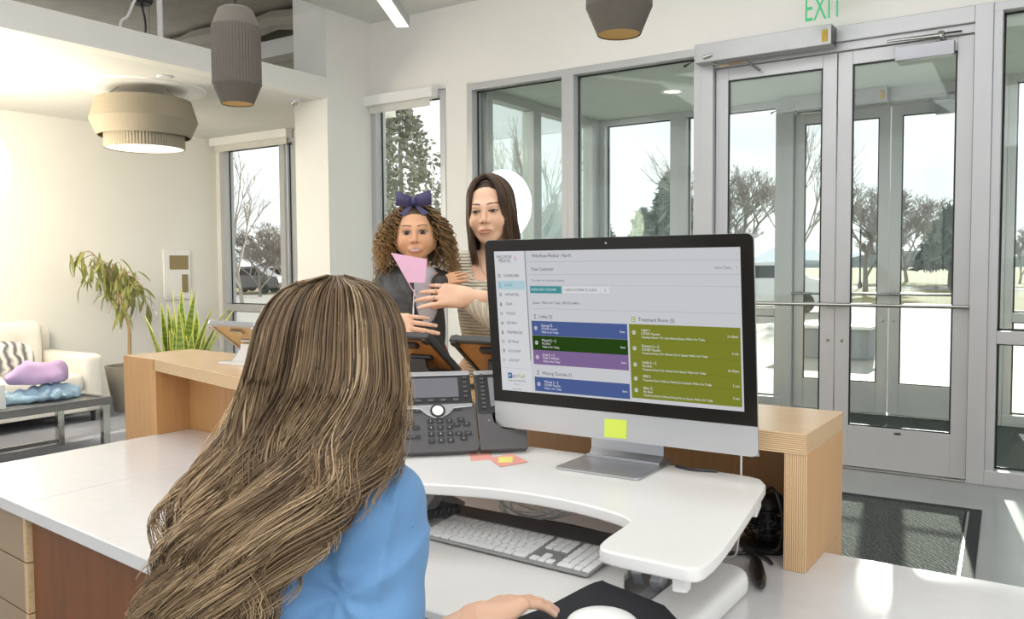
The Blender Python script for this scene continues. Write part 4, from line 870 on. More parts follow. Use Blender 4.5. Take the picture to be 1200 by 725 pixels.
lump('folded_cloth', 'pale blue cloth lying crumpled on the coffee table', 'cloth', (-6.38, 3.22, .452), (.20, .26, .06), mat('pale_blue_cloth', (176, 206, 226), .9), 3)
lump('folded_cloth', 'lilac cloth heaped on top of the pale blue cloth', 'cloth', (-6.42, 3.22, .598), (.16, .22, .085), mat('lilac_cloth', (196, 168, 208), .9), 5)
wbx = thing('white_box', 'plain white open box standing on the coffee table', 'box', (-6.35, 2.70, .416))
for q in ((-6.50, 2.55, -6.49, 2.91), (-6.20, 2.55, -6.19, 2.91), (-6.49, 2.55, -6.20, 2.56), (-6.49, 2.90, -6.20, 2.91)): bx('side_panel', m_white, wbx, q[0], q[1], .4165, q[2], q[3], .585, .001)
bx('bottom_panel', m_white, wbx, -6.49, 2.56, .4165, -6.20, 2.90, .424)
# ficus in a tall tapered planter
pc = np.array([-7.74, 4.80, 0]); fic = thing('potted_ficus', 'slender potted tree with drooping leaves in a tall grey planter', 'potted plant', tuple(pc))
MB().lathe([(.15, 0), (.22, .42), (.225, .44), (.20, .44), (.195, .36), (0, .36)], pc, 36).build('planter', mat('grey_planter', (146, 140, 130), .7, rgb2=(134, 128, 118)), fic, smooth=True)
MB().lathe([(0, 0), (.195, 0), (.19, .012), (0, .02)], pc+np.array([0, 0, .36]), 24).build('soil', mat('potting_soil', (120, 104, 80), 1, rgb2=(84, 70, 52), scale=60, bump=.6), fic)
tr = smooth_path([pc+np.array(v) for v in ((0, 0, .37), (-.02, .02, .62), (.02, -.01, .85), (-.07, -.05, 1.10), (-.14, -.10, 1.30))], 4)
MB().tube(tr, np.linspace(.020, .012, len(tr)), 8).build('trunk', mat('tan_bark', (176, 150, 110), .8), fic, smooth=True)
m_leaf = mat('ficus_leaf', (150, 150, 84), .5, rgb2=(118, 124, 60), scale=6)
def leaf_mesh(L_, w, m_, droop=.15, n=5):
    V = []; Fs = []
    for i in range(n+1):
        t_ = i/n; ww = w*math.sin(math.pi*min(1, t_*.93+.07))**.8; z_ = -droop*L_*t_*t_
        V += [(L_*t_, -ww/2, z_+.12*ww), (L_*t_, 0, z_), (L_*t_, ww/2, z_+.12*ww)]
    for i in range(n):
        for k in range(2): a = 3*i+k; Fs.append((a, a+3, a+4, a+1))
    me = MB().add(V, Fs).mesh('leaf', smooth=True); me.materials.append(m_); return me
lm = [leaf_mesh(.16, .028, m_leaf, .3), leaf_mesh(.20, .030, m_leaf, .5), leaf_mesh(.13, .024, m_leaf, .1)]
for b in range(17):
    a = b*2.4; base = np.array(tr[-1-(b % 7)]); R_ = random.uniform(.12, .42); zt = random.uniform(-.12, .30)
    pth = smooth_path([base, base+np.array([R_*.5*math.cos(a), R_*.5*math.sin(a), .10+zt*.7]), base+np.array([R_*math.cos(a), R_*math.sin(a), zt-.05])], 4)
    MB().tube(pth, np.linspace(.007, .003, len(pth)), 5).build('branch', MATS['tan_bark'], fic)
    for k in range(12):
        p = pth[random.randrange(2, len(pth))]+np.array([random.uniform(-.05, .05) for _ in range(3)]); o = bpy.data.objects.new('leaf', random.choice(lm)); COL.objects.link(o); o.parent = fic
        o.matrix_local = Matrix.Translation(Vector(p-pc)) @ Matrix.Rotation(random.uniform(0, 6.28), 4, 'Z') @ Matrix.Rotation(random.uniform(.5, 1.35), 4, 'Y') @ Matrix.Rotation(random.uniform(-.6, .6), 4, 'X')
# snake plant behind the ledge
sc = atd(213, 405, 5.3); sc[2] = 0
snk = thing('snake_plant', 'upright snake plant with yellow edged blade leaves in a tall planter', 'potted plant', tuple(sc))
MB().lathe([(.14, 0), (.17, .66), (.175, .68), (.15, .68), (.148, .62), (0, .62)], sc, 32).build('planter', MATS['grey_planter'], snk, smooth=True)
m_sn = mat('snake_leaf', (96, 132, 52), .42, rgb2=(150, 164, 74), wave=('Z', 9, 7)); m_sne = mat('snake_leaf_edge', (206, 206, 96), .45)
for k in range(30):
    a = k*2.39; rr_ = .105*math.sqrt((k+.5)/30); L_ = random.uniform(.34, .56) if k > 3 else .64; lean = rr_*random.uniform(.3, 1.2)+(.13 if k % 8 == 0 else 0)
    base = sc+np.array([rr_*math.cos(a), rr_*math.sin(a), .62]); d = np.array([math.cos(a), math.sin(a), 0]); s_ = np.array([-d[1], d[0], 0]); tw = random.uniform(-.9, .9); V = []; E1 = []
    for i in range(8):
        t_ = i/7; c_ = base+d*lean*t_**1.7+np.array([0, 0, L_*(t_-.12*lean*t_*t_*2)]); ww = .034*(1-t_**2.4)*(.55+.45*min(1, t_*3)); q = s_*math.cos(tw*t_)+d*math.sin(tw*t_)
        V += [c_-q*ww, c_+d*.006*(1-t_), c_+q*ww]; E1.append((c_-q*ww, c_+q*ww))
    lf = MB().add(V, [f for i in range(7) for f in ((3*i, 3*i+3, 3*i+4, 3*i+1), (3*i+1, 3*i+4, 3*i+5, 3*i+2))]).build('leaf', m_sn, snk, smooth=True)
    em = MB()
    for j in (0, 1): em.tube([e_[j] for e_ in E1], .0035, 4)
    em.build('leaf_edge', m_sne, lf)
# wall panel with two dark displays
w0 = onx(190, 292, XL); w1_ = onx(222, 350, XL)
wp = thing('wall_panel', 'white wall mounted control panel with two tan displays', 'control panel', (XL, (w0[1]+w1_[1])/2, w1_[2]))
ya, yb, za, zb = w0[1], w1_[1], w1_[2], w0[2]
bx('backplate', m_white, wp, XL, ya, za, XL+.03, yb, zb, .006); m_dsp = mat('tan_display', (150, 132, 92), .3)
hh = zb-za; ww = yb-ya
bx('display', m_dsp, wp, XL+.03, ya+.2*ww, zb-.40*hh, XL+.034, ya+.92*ww, zb-.12*hh, .001); bx('display', m_dsp, wp, XL+.03, ya+.66*ww, zb-.86*hh, XL+.034, ya+.90*ww, zb-.50*hh, .001); bx('cover_panel', m_white, wp, XL+.03, ya+.06*ww, zb-.95*hh, XL+.036, ya+.60*ww, zb-.46*hh, .002)
# ---------------------------------------------------------------- outside
struct(bx('ground', mat('dry_lawn', (132, 118, 80), .95, rgb2=(104, 100, 66), scale=.15, detail=8), None, -420, 6.2, -.30, 420, 900, -.06))
struct(bx('pavement', mat('pale_concrete_paving', (158, 154, 148), .8, rgb2=(140, 137, 131), scale=.8, detail=6), None, -60, 6.15, -.2, 30, 30, -.03))
struct(bx('road', mat('asphalt', (92, 92, 94), .9), None, -200, 52, -.2, 200, 60, -.05))
hl = MB(); hx = [-520+20*i for i in range(53)]
V = []
for i, x in enumerate(hx): V += [(x, 420, -1), (x, 430, 4.5+2.5*math.sin(i*.9)+1.8*math.sin(i*2.3)), (x, 520, 2)]
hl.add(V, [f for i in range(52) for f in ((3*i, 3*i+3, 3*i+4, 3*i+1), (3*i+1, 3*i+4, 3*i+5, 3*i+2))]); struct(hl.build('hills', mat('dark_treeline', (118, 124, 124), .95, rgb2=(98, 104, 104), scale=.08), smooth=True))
V = []
for i in range(70):
    x = -1500+30*i; V += [(x, 1300, -5), (x, 1310, 16+9*math.sin(i*.55)+6*math.sin(i*1.7)+4*math.sin(i*3.1)), (x, 1500, 4)]
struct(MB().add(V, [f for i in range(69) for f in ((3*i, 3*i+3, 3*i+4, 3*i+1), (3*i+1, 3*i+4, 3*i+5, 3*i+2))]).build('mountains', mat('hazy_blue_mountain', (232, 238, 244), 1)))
m_bark = mat('grey_bark', (150, 140, 132), .9); m_bark2 = mat('pale_bark', (178, 168, 158), .9)
def bare_tree(px, topy, d, label, spread=.6, seed=1, trunk=.25, m_=m_bark, upright=.35, lev=5):
    rr = random.Random(seed); g = atd(px, 313, d); x, y = g[0], g[1]; H_ = CAM_H+(313-topy)/F_PX*d
    t = thing('bare_tree', label, 'tree', (x, y, -.06)); P_ = [[] for _ in range(lev+1)]
    def grow(p, dr, L_, r, k):
        n = 4 if k < 3 else 3; pts = [p]; dd = dr
        for i in range(n-1):
            dd = dd+np.array([rr.gauss(0, .10), rr.gauss(0, .10), .05]); dd /= np.linalg.norm(dd); pts.append(pts[-1]+dd*L_/(n-1))
        P_[k].append((pts, r))
        if k == lev: return
        for j in range(4 if k else 5):
            az = rr.uniform(0, 6.28); sp = spread*rr.uniform(.6, 1.2); a_ = np.array([math.cos(az), math.sin(az), 0])*sp+dd; a_[2] = max(a_[2], upright*.5); a_ /= np.linalg.norm(a_)
            grow(pts[rr.choice((1, 2, 2) if len(pts) == 3 else (2, 3, 3)) if k else rr.choice((1, 2, 3, 3))], a_, L_*rr.uniform(.58, .78), r*.58, k+1)
    T0 = H_*.30; grow(np.array([x, y, -.06]), np.array([0, 0, 1.]), T0, trunk*H_/9, 0)
    zmax = max(p[2] for lv in P_ for (pts, r) in lv for p in pts); sc_ = H_/zmax
    def emit_(sel, nm, m_):
        A = np.array([(pts if len(pts) == 4 else [pts[0], (pts[0]+pts[1])/2, pts[1], pts[2]]) for k in sel for (pts, r) in P_[k]]); A = (A-np.array([x, y, 0]))*np.array([sc_, sc_, sc_])+np.array([x, y, 0]); Rr = np.array([[r*1.0, r*.85, r*.72, r*.6] for k in sel for (pts, r) in P_[k]])
        Rr = np.maximum(Rr, .00022*d); Vv, Qq = strands(A, Rr, 3); link(nm, fast_mesh(nm, Vv, Qq), m_, t)
    emit_((0,), 'trunk', m_); emit_((1,), 'limbs', m_); emit_(range(2, lev+1), 'twigs', m_); [o_.__setitem__('kind', 'stuff') for o_ in t.children if o_.name.startswith('twigs')]
    return t
bare_tree(868, 192, 40, 'bare rounded tree seen through the left door leaf', .75, 3, lev=6)
bare_tree(1014, 212, 46, 'bare tree behind the street lamp outside the doors', .7, 4, lev=6)
bare_tree(1062, 232, 70, 'bare spreading tree between street lamp and pine', .8, 5, lev=6)
bare_tree(938, 140, 34, 'tall thin bare sapling seen through the left door leaf', .35, 6, .12, m_bark2, .9, 4)
bare_tree(603, 128, 30, 'tall bare poplar seen through the vestibule side glass', .34, 8, .14, m_bark2, .9, 4)
bare_tree(578, 160, 26, 'short bare sapling beside the tall poplar', .35, 9, .12, m_bark2, .9, 4)
bare_tree(284, 170, 30, 'tall bare tree at the edge of the alcove window', .40, 10, .14, m_bark2, .9, 4)
bare_tree(305, 258, 42, 'low bare tree beyond the parked cars', .9, 11, lev=6)
bare_tree(338, 250, 46, 'bushy bare tree behind the alcove window mullion', .8, 12)
bare_tree(812, 170, 22, 'thin leaning bare tree beside the left door frame', .6, 13, .10, m_bark, .5, 4)
bare_tree(1195, 270, 60, 'distant bare tree seen through the side light', .8, 14)
def conifer(px, topy, d, w, label, seed, colr, n=2600, trunk=.12, leafy=False, zlow=.12):
    rr = np.random.default_rng(seed); g = atd(px, 313, d); x, y = g[0], g[1]; H_ = CAM_H+(313-topy)/F_PX*d
    t = thing('leafy_tree' if leafy else 'pine_tree', label, 'tree', (x, y, -.06))
    MB().tube([(x, y, -.06), (x+.05, y, H_*.5), (x, y, H_*.93)], [trunk, trunk*.7, .02], 8).build('trunk', m_bark, t)
    tz = rr.uniform(0, 1, n)**(.8 if leafy else 1.0); z = H_*(zlow+(1-zlow)*tz); az = rr.uniform(0, 6.283, n)
    env = w*(np.sin(np.pi*np.clip(tz*.85+.12, 0, 1))**.7 if leafy else (1-tz)**.8+.05); r = env*rr.uniform(.25, 1, n)**.6*(1+.25*np.sin(az*5+tz*23))
    c = np.stack([x+r*np.cos(az), y+r*np.sin(az), z-(0 if leafy else .15*r)], 1); s = (.0035 if leafy else .0042)*d*rr.uniform(.6, 1.5, n)
    u = rr.normal(size=(n, 3)); u /= np.linalg.norm(u, axis=1, keepdims=True); v = np.cross(u, rr.normal(size=(n, 3))); v /= np.linalg.norm(v, axis=1, keepdims=True)
    k = (1.0 if leafy else 1.9); V = np.stack([c-u*s[:, None]*k, c+v*s[:, None]*.5, c+u*s[:, None]*k, c-v*s[:, None]*.5], 1).reshape(-1, 3); Q = np.arange(4*n).reshape(n, 4)
    o = link('foliage', fast_mesh('foliage', V, Q, smooth=False), mat('foliage_%d' % seed, colr, .8, rgb2=[c_*.7 for c_ in colr], scale=3), t); o['kind'] = 'stuff'; return t
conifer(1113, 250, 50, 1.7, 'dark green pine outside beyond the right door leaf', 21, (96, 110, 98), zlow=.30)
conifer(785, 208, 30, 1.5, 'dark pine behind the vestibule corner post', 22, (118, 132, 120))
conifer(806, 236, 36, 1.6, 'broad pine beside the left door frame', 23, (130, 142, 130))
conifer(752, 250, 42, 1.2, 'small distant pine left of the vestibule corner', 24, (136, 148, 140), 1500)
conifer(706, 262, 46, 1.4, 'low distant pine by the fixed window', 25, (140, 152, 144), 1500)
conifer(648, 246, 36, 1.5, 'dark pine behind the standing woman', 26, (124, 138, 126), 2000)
conifer(470, 128, 13, .80, 'leafy street tree outside the window by the white pier', 27, (156, 158, 138), 5200, .07, True, .05)
conifer(438, 180, 15, .6, 'low leafy tree outside the window behind the little girl', 28, (160, 162, 142), 2600, .06, True, .05)
conifer(518, 246, 22, .5, 'small round tree outside beside the white pier', 29, (150, 156, 142), 900, .06, True, .3)
# street lamp and parked cars
g = atd(1008, 313, 52); t = thing('street_lamp', 'dark street lamp post with globe outside the doors', 'street lamp', (g[0], g[1], -.06))
MB().lathe([(.12, 0), (.12, .3), (.06, .4), (.05, 4.0), (.09, 4.05), (0, 4.1)], (g[0], g[1], -.06), 12).build('post', m_chard, t, smooth=True)
MB().lathe([(.09, 0), (.22, .18), (.2, .40), (.06, .55), (0, .62)], (g[0], g[1], 4.0), 14).build('lantern', mat('frosted_lantern', (214, 210, 180), .5), t, smooth=True)
def car(px, d, ang, colr, label):
    g = atd(px, 313, d); t = thing('parked_car', label, 'car', (g[0], g[1], -.05), rot=rotz(ang)); pm = mat('car_paint_%d' % px, colr, .3, coat=.5)
    prof = [(-2.2, .35), (-2.25, .8), (-2.0, .95), (-1.5, 1.0), (-.9, 1.5), (.9, 1.55), (1.6, 1.05), (2.2, .95), (2.3, .6), (2.2, .35)]
    n = len(prof); V = [(x, -.88, z) for x, z in prof]+[(x, .88, z) for x, z in prof]
    MB().add(V, [tuple(range(n)), tuple(range(2*n-1, n-1, -1))]+[(i, n+i, n+(i+1) % n, (i+1) % n) for i in range(n)]).build('body', pm, t, .05, world=False)
    for s in (-.885, .885):
        q = sorted((s, s*1.004)); bx('window', m_blackglass, t, -.95, q[0], 1.05, 1.2, q[1], 1.42, world=False)
        for x in (-1.45, 1.4): MB().lathe([(0, -.1), (.30, -.1), (.33, 0), (.30, .1), (0, .1)], (0, 0, 0), 18).build('wheel', m_black, t, world=False).matrix_local = Matrix.Translation((x, s*.9, .33)) @ Matrix.Rotation(math.pi/2, 4, 'X')
car(287, 48, .5, (90, 88, 92), 'dark grey car parked beyond the alcove window')
car(318, 52, .6, (196, 194, 190), 'pale silver car parked beyond the alcove window')
car(884, 26, .3, (232, 232, 232), 'white car parked outside the left door leaf')
bn = thing('planter_wall', 'grey concrete planter wall outside the doors', 'planter', tuple(onz(1010, 410, -.03)))
g = onz(1000, 420, -.03); bx('block', mat('grey_concrete_block', (150, 152, 156), .8), bn, g[0]-1.0, g[1]-.2, -.03, g[0]+.25, g[1]+.3, .42, .02); bx('cap', m_wall, bn, g[0]-1.04, g[1]-.24, .42, g[0]+.29, g[1]+.34, .47, .01)
gr = np.array([-8.0, 7.6, .12]); V, Q = nets(lambda P: d_ell(P, gr, (.55, .35, .78))+.05*np.sin(P[..., 0]*9)*np.sin(P[..., 1]*8)*np.sin(P[..., 2]*10), gr-1, gr+1, .06)
tag(link('boulder', fast_mesh('boulder', V, Q), mat('pale_boulder', (204, 198, 188), .9, rgb2=(160, 154, 146), scale=14, bump=.6)), 'pale stone boulder outside the alcove window', 'boulder')
# ---------------------------------------------------------------- people
def unit(v): v = np.array(v, float); return v/np.linalg.norm(v)
def frame(fwd, tilt=0, roll=0):
    """columns: right-hand x (subject's left is -x seen from behind), forward y, up z"""
    f = unit((fwd[0], fwd[1], 0)); z = np.array([0, 0, 1.]); x = np.cross(f, z)
    f2 = f*math.cos(tilt)+z*math.sin(tilt); z2 = np.cross(x, f2)
    x2 = x*math.cos(roll)+z2*math.sin(roll); z3 = np.cross(x2, f2); return np.stack([x2, f2, z3], 1)
SKIN = np.array([lin(226), lin(178), lin(146)])
def head_shape(child=False, smile=0.0, lids=.5, skin=(226, 180, 150), lip=(196, 112, 104), brow=(70, 50, 36)):
    """returns (sdf prims in local coordinates, colour function)"""
    j = .90 if child else .97; ck = 1.22 if child else 1.06; fwd_ = 1.13 if child else 1.06; es = 1.20 if child else 1.05
    pr = [('e', (0, -.018, .030), (.074, .092, .084), None, .02), ('e', (0, .018, -.022*j), (.063*fwd_, .068, .082*j), None, .02),
          ('c', (-.052*fwd_, .004, -.050), (-.018, .050, -.090*j), .021, .019, .03), ('c', (.052*fwd_, .004, -.050), (.018, .050, -.090*j), .021, .019, .03),
          ('e', (0, .060*j, -.097*j), (.021, .018, .016), None, .022),
          ('e', (-.034, .052, -.036), (.027*ck, .027*ck, .026*ck), None, .02), ('e', (.034, .052, -.036), (.027*ck, .027*ck, .026*ck), None, .02),
          ('c', (-.030, .072, .020), (.030, .072, .020), .013, .013, .02),
          ('-e', (-.031, .098, .001), (.019, .016, .0115), None, .012), ('-e', (.031, .098, .001), (.019, .016, .0115), None, .012),
          ('e', (-.031, .071, .001), (.0140, .0140, .0125), None, .004), ('e', (.031, .071, .001), (.0140, .0140, .0125), None, .004),
          ('c', (0, .082, .010), (0, .098, -.028), .0065, .0095 if not child else .0105, .010),
          ('e', (-.0115, .087, -.033), (.0078, .009, .0068), None, .006), ('e', (.0115, .087, -.033), (.0078, .009, .0068), None, .006),
          ('e', (0, .082, -.065), (.026, .012, .015), None, .015),
          ('e', (0, .0905, -.0615), (.0205+.004*smile, .0068, .0042), None, .004), ('e', (0, .0895, -.0705), (.0180+.004*smile, .0075, .0052), None, .004),
          ('-e', (0, .100, -.0658), (.022+.004*smile, .009, .0016+.0016*smile), None, .003),
          ('e', (-.075, -.008, -.006), (.008, .018, .029), None, .008), ('e', (.075, -.008, -.006), (.008, .018, .029), None, .008),
          ('c', (0, -.022, -.05), (0, -.042, -.20), .050 if not child else .040, .054 if not child else .042, .03)]
    sk = np.array([lin(v) for v in skin]); lp = np.array([lin(v) for v in lip]); bw = np.array([lin(v) for v in brow])
    def colr(q):
        c = np.tile(sk, (len(q), 1)); x, y, z = np.abs(q[:, 0]), q[:, 1], q[:, 2]; fr = y > .045
        def mixin(w, k):
            w = np.clip(w, 0, 1)[:, None]; c[:] = c*(1-w)+np.array(k)*w
        mixin(np.exp(-((x-.040)**2/.0003+(z+.035)**2/.0003))*.35*fr, sk*np.array([1.0, .72, .66]))
        mixin(np.exp(-((x)**2/.0001+(z+.03)**2/.0001))*.25*fr, sk*np.array([1.0, .78, .72]))
        bz = .0255+.0035*np.sin(np.clip((x-.012)/.036, 0, 1)*2.6)
        mixin((1-np.abs(z-bz)/(.0036*np.clip(1.25-(x-.012)/.05, .4, 1)))*2.2*(x > .012)*(x < .049)*fr, bw)
        ez = (z-.001)/(.0072*es*(1.05-.45*lids)); ex = (x-.031)/(.0148*es); eye = (ex**2+ez**2 < 1) & fr & (y > .06)
        c[eye] = np.array([.46, .41, .37])
        iris = (((x-.031)/(.0078*es))**2+((z+.0003)/(.0085*es))**2 < 1) & eye; c[iris] = np.array([.035, .018, .010])
        lid = (np.abs(ex) < 1.08) & fr & (np.abs(z-(.001+.0074*es*(1.05-.45*lids)*np.sqrt(np.clip(1-ex**2, 0, 1))+.0008)) < .0018); c[lid] = bw*.35
        lid2 = (np.abs(ex) < .98) & fr & (np.abs(z-(.001-.0074*es*(1.05-.45*lids)*np.sqrt(np.clip(1-ex**2, 0, 1)))) < .0009); c[lid2] = sk*np.array([.55, .45, .40])
        li = fr & (y > .078) & ((x/(.0235+.004*smile))**2+((z+.0665)/.0105)**2 < 1); mixin(li*.8, lp)
        mo_ = fr & (y > .07) & (x < .0215+.004*smile) & (np.abs(z+.0658-.10*smile*x) < .0011+.0022*smile*(x < .016)); c[mo_] = (np.array([.66, .60, .54]) if smile > .5 else lp*.35)
        no = fr & (((x-.0075)/.0036)**2+((z+.0375)/.0022)**2 < 1) & (y > .08); c[no] = sk*np.array([.30, .20, .16])
        hl_ = (.068 if child else .080)+.010*np.cos(np.clip(x/.06, 0, 1)*math.pi)*.5-np.clip(x-.045, 0, 1)*1.6; sc = (z > hl_-np.clip(.05-y, 0, .2)*.9) | ((y < .0) & (z > -.03)) ; c[sc & (x < .0745)] = bw*.55
        return c
    return pr, colr
def xf(prims, o, R, s=1.0):
    out = []
    for p in prims:
        p = list(p)
        if p[0] == 'c': p[1] = o+R@(np.array(p[1])*s); p[2] = o+R@(np.array(p[2])*s); p[3] *= s; p[4] *= s
        else: p[1] = o+R@(np.array(p[1])*s); p[2] = tuple(np.array(p[2])*s); p[3] = R if p[3] is None else R@p[3]
        p[-1] *= s; out.append(tuple(p))
    return out
def head_mesh(o, R, s, res, **kw):
    pr, colr = head_shape(**kw); W_ = xf(pr, o, R, s)
    V, Q = nets(lambda P: union(P, W_), o-np.array([.15, .15, .20])*s*1.05, o+np.array([.15, .15, .14])*s, res)
    return V, Q, colr((V-o)@R/s)
def hand_prims(s=1.0, curl=(.3, .35, .4, .45), thumb=(.5, .35), spread=.06, side=1, bend2=1.0):
    """hand along +y from the wrist at the origin, back of hand +z, thumb on side*-x. Returns prims and fingertip/nail data"""
    kn = [(-.030, .088), (-.010, .094), (.011, .090), (.030, .080)]; ln = [(.042, .026, .020), (.047, .030, .021), (.043, .028, .020), (.034, .021, .018)]; rad = (.0090, .0092, .0088, .0078)
    pr = []; nails = []
    for i in range(4):
        x, y = kn[i]; x *= side; a = curl[i]; k = np.array([x, y, .0]); pr.append(('c', np.array([x*.62, .006, -.004]), k, .0135, .0112, .016))
    pr.append(('e', np.array([0, .045, -.008]), (.036, .046, .013), None, .012)); pr.append(('c', np.array([0, -.05, -.003]), np.array([0, .015, -.003]), .0235, .024, .02))
    for i in range(4):
        x, y = kn[i]; x *= side; p = np.array([x, y, 0.]); ang = 0
        for j in range(3):
            ang += curl[i]*(1, 1.0*bend2, .7*bend2)[j]; d = np.array([(i-1.5)*spread*side, math.cos(ang), -math.sin(ang)]); d /= np.linalg.norm(d); q = p+d*ln[i][j]
            r0 = rad[i]*(1-.10*j); pr.append(('c', p, q, r0, r0*.88, .003 if j == 0 else .0025))
            if j == 2: up = np.array([0, math.sin(ang), math.cos(ang)]); nails.append((q-d*.002+up*r0*.75, d, up))
            p = q
    t0 = np.array([-.022*side, .022, -.008]); a, b = thumb
    d1 = unit((-math.sin(a)*side, math.cos(a), -.35)); p1 = t0+d1*.046; d2 = unit((-math.sin(a-b)*side, math.cos(a-b), -.30)); p2 = p1+d2*.032; d3 = unit((-math.sin(a-1.6*b)*side, math.cos(a-1.6*b), -.2)); p3 = p2+d3*.026
    pr += [('c', t0, p1, .0155, .0115, .014), ('c', p1, p2, .0110, .0102, .004), ('c', p2, p3, .0100, .0086, .003)]
    nails.append((p3+np.array([0, 0, .006]), d3, np.array([0, 0, 1.])))
    return pr, nails
def hand_mesh(o, R, s, skin, nail=None, res=.0024, **kw):
    pr, nails = hand_prims(**kw); W_ = xf(pr, o, R, s); c0 = o+R@np.array([0, .06, -.02])*s
    V, Q = nets(lambda P: union(P, W_), c0-.135*s, c0+.135*s, res); c = np.tile(np.array([lin(v) for v in skin]), (len(V), 1))
    L_ = (V-o)@R/s
    for (p, d, up) in nails:
        w = np.linalg.norm((L_-p)/np.array([1, 1, 1]), axis=1) < .0062; w &= ((L_-p)@up) > -.0035
        c[w] = np.array([lin(v) for v in (nail or (236, 200, 184))])
    for (x, y) in ((-.030, .088), (-.010, .094), (.011, .090), (.030, .080)):
        w = np.exp(-(((L_-np.array([x*kw.get('side', 1), y, .008]))**2).sum(1))/.00012)*.25; c = c*(1-w[:, None])+c*np.array([1, .80, .74])*w[:, None]
    return V, Q, c
def joined(parts):
    Vs, Qs, Cs = [], [], []; n = 0
    for V, Q, c in parts: Vs.append(V); Qs.append(Q+n); Cs.append(c); n += len(V)
    return np.concatenate(Vs), np.concatenate(Qs), np.concatenate(Cs)
def limb_mesh(prims, res, pad, skin):
    pts = np.array([p[k] for p in prims for k in ((1, 2) if p[0] == 'c' else (1,))]); V, Q = nets(lambda P: union(P, prims), pts.min(0)-pad, pts.max(0)+pad, res)
    return V, Q, np.tile(np.array([lin(v) for v in skin]), (len(V), 1))
m_skin = mat('skin', (255, 255, 255), .48, rgb2=(250, 246, 244), scale=40, attr=True, sub=.12, spec=.4)
m_hair = mat('hair', (255, 255, 255), .42, rgb2=(236, 232, 226), scale=60, attr=True, spec=.45)
def cloth(name, prims, res, pad, m_, par, cut=None, noise=None):
    pts = np.array([p[k] for p in prims for k in ((1, 2) if p[0] == 'c' else (1,))])
    def fn(P):
        d = union(P, prims)
        if noise is not None: d = d+noise(P)
        if cut is not None: d = np.maximum(d, cut(P))
        return d
    V, Q = nets(fn, pts.min(0)-pad, pts.max(0)+pad, res); return link(name, fast_mesh(name, V, Q), m_, par)
# ---- the standing woman
sw_h = atd(574, 246, 3.24)
toc = unit(CC-sw_h); toc = unit((toc[0], toc[1], 0)); left = -CR
fw = unit(toc*math.cos(.24)+left*math.sin(.24)); RW = frame(fw, math.radians(-7), math.radians(-3))
wm = thing('person', 'standing woman in a cream knit sweater holding a pink card and a child', 'person', (sw_h[0], sw_h[1]+.03, 0))
skW = (232, 190, 160)
ho = sw_h+np.array([0, 0, -.002]); sW = 1.06
hd = head_mesh(ho, RW, sW, .0030, lids=1.15, skin=skW, lip=(206, 138, 124), brow=(84, 62, 46))
nk = ho+RW@np.array([0, -.035, -.16]); bx_r = np.array([CR[0], CR[1], 0]); bx_r = unit(bx_r)   # picture right
bdir = toc
shR = nk+bx_r*.155+np.array([0, 0, -.055])-bdir*.02; shL = nk-bx_r*.150+np.array([0, 0, -.060])-bdir*.02
hip = np.array([nk[0], nk[1], .95])-bdir*.02
handc = atd(533, 347, 2.86); wrist = atd(547, 346, 2.90); elb = atd(612, 392, 2.98)
hb = atd(450, 378, 2.885)      # other wrist, below the child
elb2 = atd(428, 412, 3.25)
chest = nk+np.array([0, 0, -.20])
skin_body = [('c', nk+np.array([0, 0, .03]), nk+np.array([0, 0, -.05]), .052, .06, .03), ('c', shL, shR, .052, .052, .05), ('e', chest+bdir*.02, (.135, .10, .16), None, .05), ('c', chest, hip, .10, .11, .06), ('c', hip-bx_r*.08, np.array([hip[0]-bx_r[0]*.09, hip[1]-bx_r[1]*.09, .50]), .085, .055, .04), ('c', hip+bx_r*.08, np.array([hip[0]+bx_r[0]*.09, hip[1]+bx_r[1]*.09, .50]), .085, .055, .04), ('c', np.array([hip[0]-bx_r[0]*.09, hip[1]-bx_r[1]*.09, .50]), np.array([hip[0]-bx_r[0]*.1, hip[1]-bx_r[1]*.1, .07]), .055, .035, .03), ('c', np.array([hip[0]+bx_r[0]*.09, hip[1]+bx_r[1]*.09, .50]), np.array([hip[0]+bx_r[0]*.1, hip[1]+bx_r[1]*.1, .07]), .055, .035, .03)]
armR = [('c', shR, elb, .045, .038, .03), ('c', elb, wrist, .037, .024, .03)]
armL = [('c', shL, elb2, .045, .038, .03), ('c', elb2, hb, .037, .024, .03)]
# hand holding the card: fingers point to picture left, back of the hand to the camera
hy = unit(-CR*.96+CU*.06-CF*.10); hz = unit(-CF+.25*CU); hx = np.cross(hy, hz); hz = np.cross(hx, hy); RH = np.stack([hx, hy, hz], 1)
h1 = hand_mesh(atd(549, 347, 2.88), RH, 1.0, skW, (214, 190, 196), curl=(.30, .36, .42, .48), thumb=(.10, -.05), side=1, spread=.10, bend2=.7)
hy2 = unit(CR*.97-CU*.10-CF*.05); hz2 = unit(-CF+.2*CU); hx2 = np.cross(hy2, hz2); hz2 = np.cross(hx2, hy2); RH2 = np.stack([hx2, hy2, hz2], 1)
h2 = hand_mesh(atd(449, 378, 2.868), RH2, 1.0, skW, (236, 206, 190), curl=(.14, .16, .18, .20), thumb=(.35, .3), side=-1, spread=.05)
V, Q, c = joined([hd, limb_mesh(skin_body, .012, .16, skW), limb_mesh(armR, .006, .07, skW), limb_mesh(armL, .006, .07, skW), h1, h2])
link('body', fast_mesh('body', V, Q, col=c), m_skin, wm)
rg = [('ring', .012+0*i) for i in range(1)]
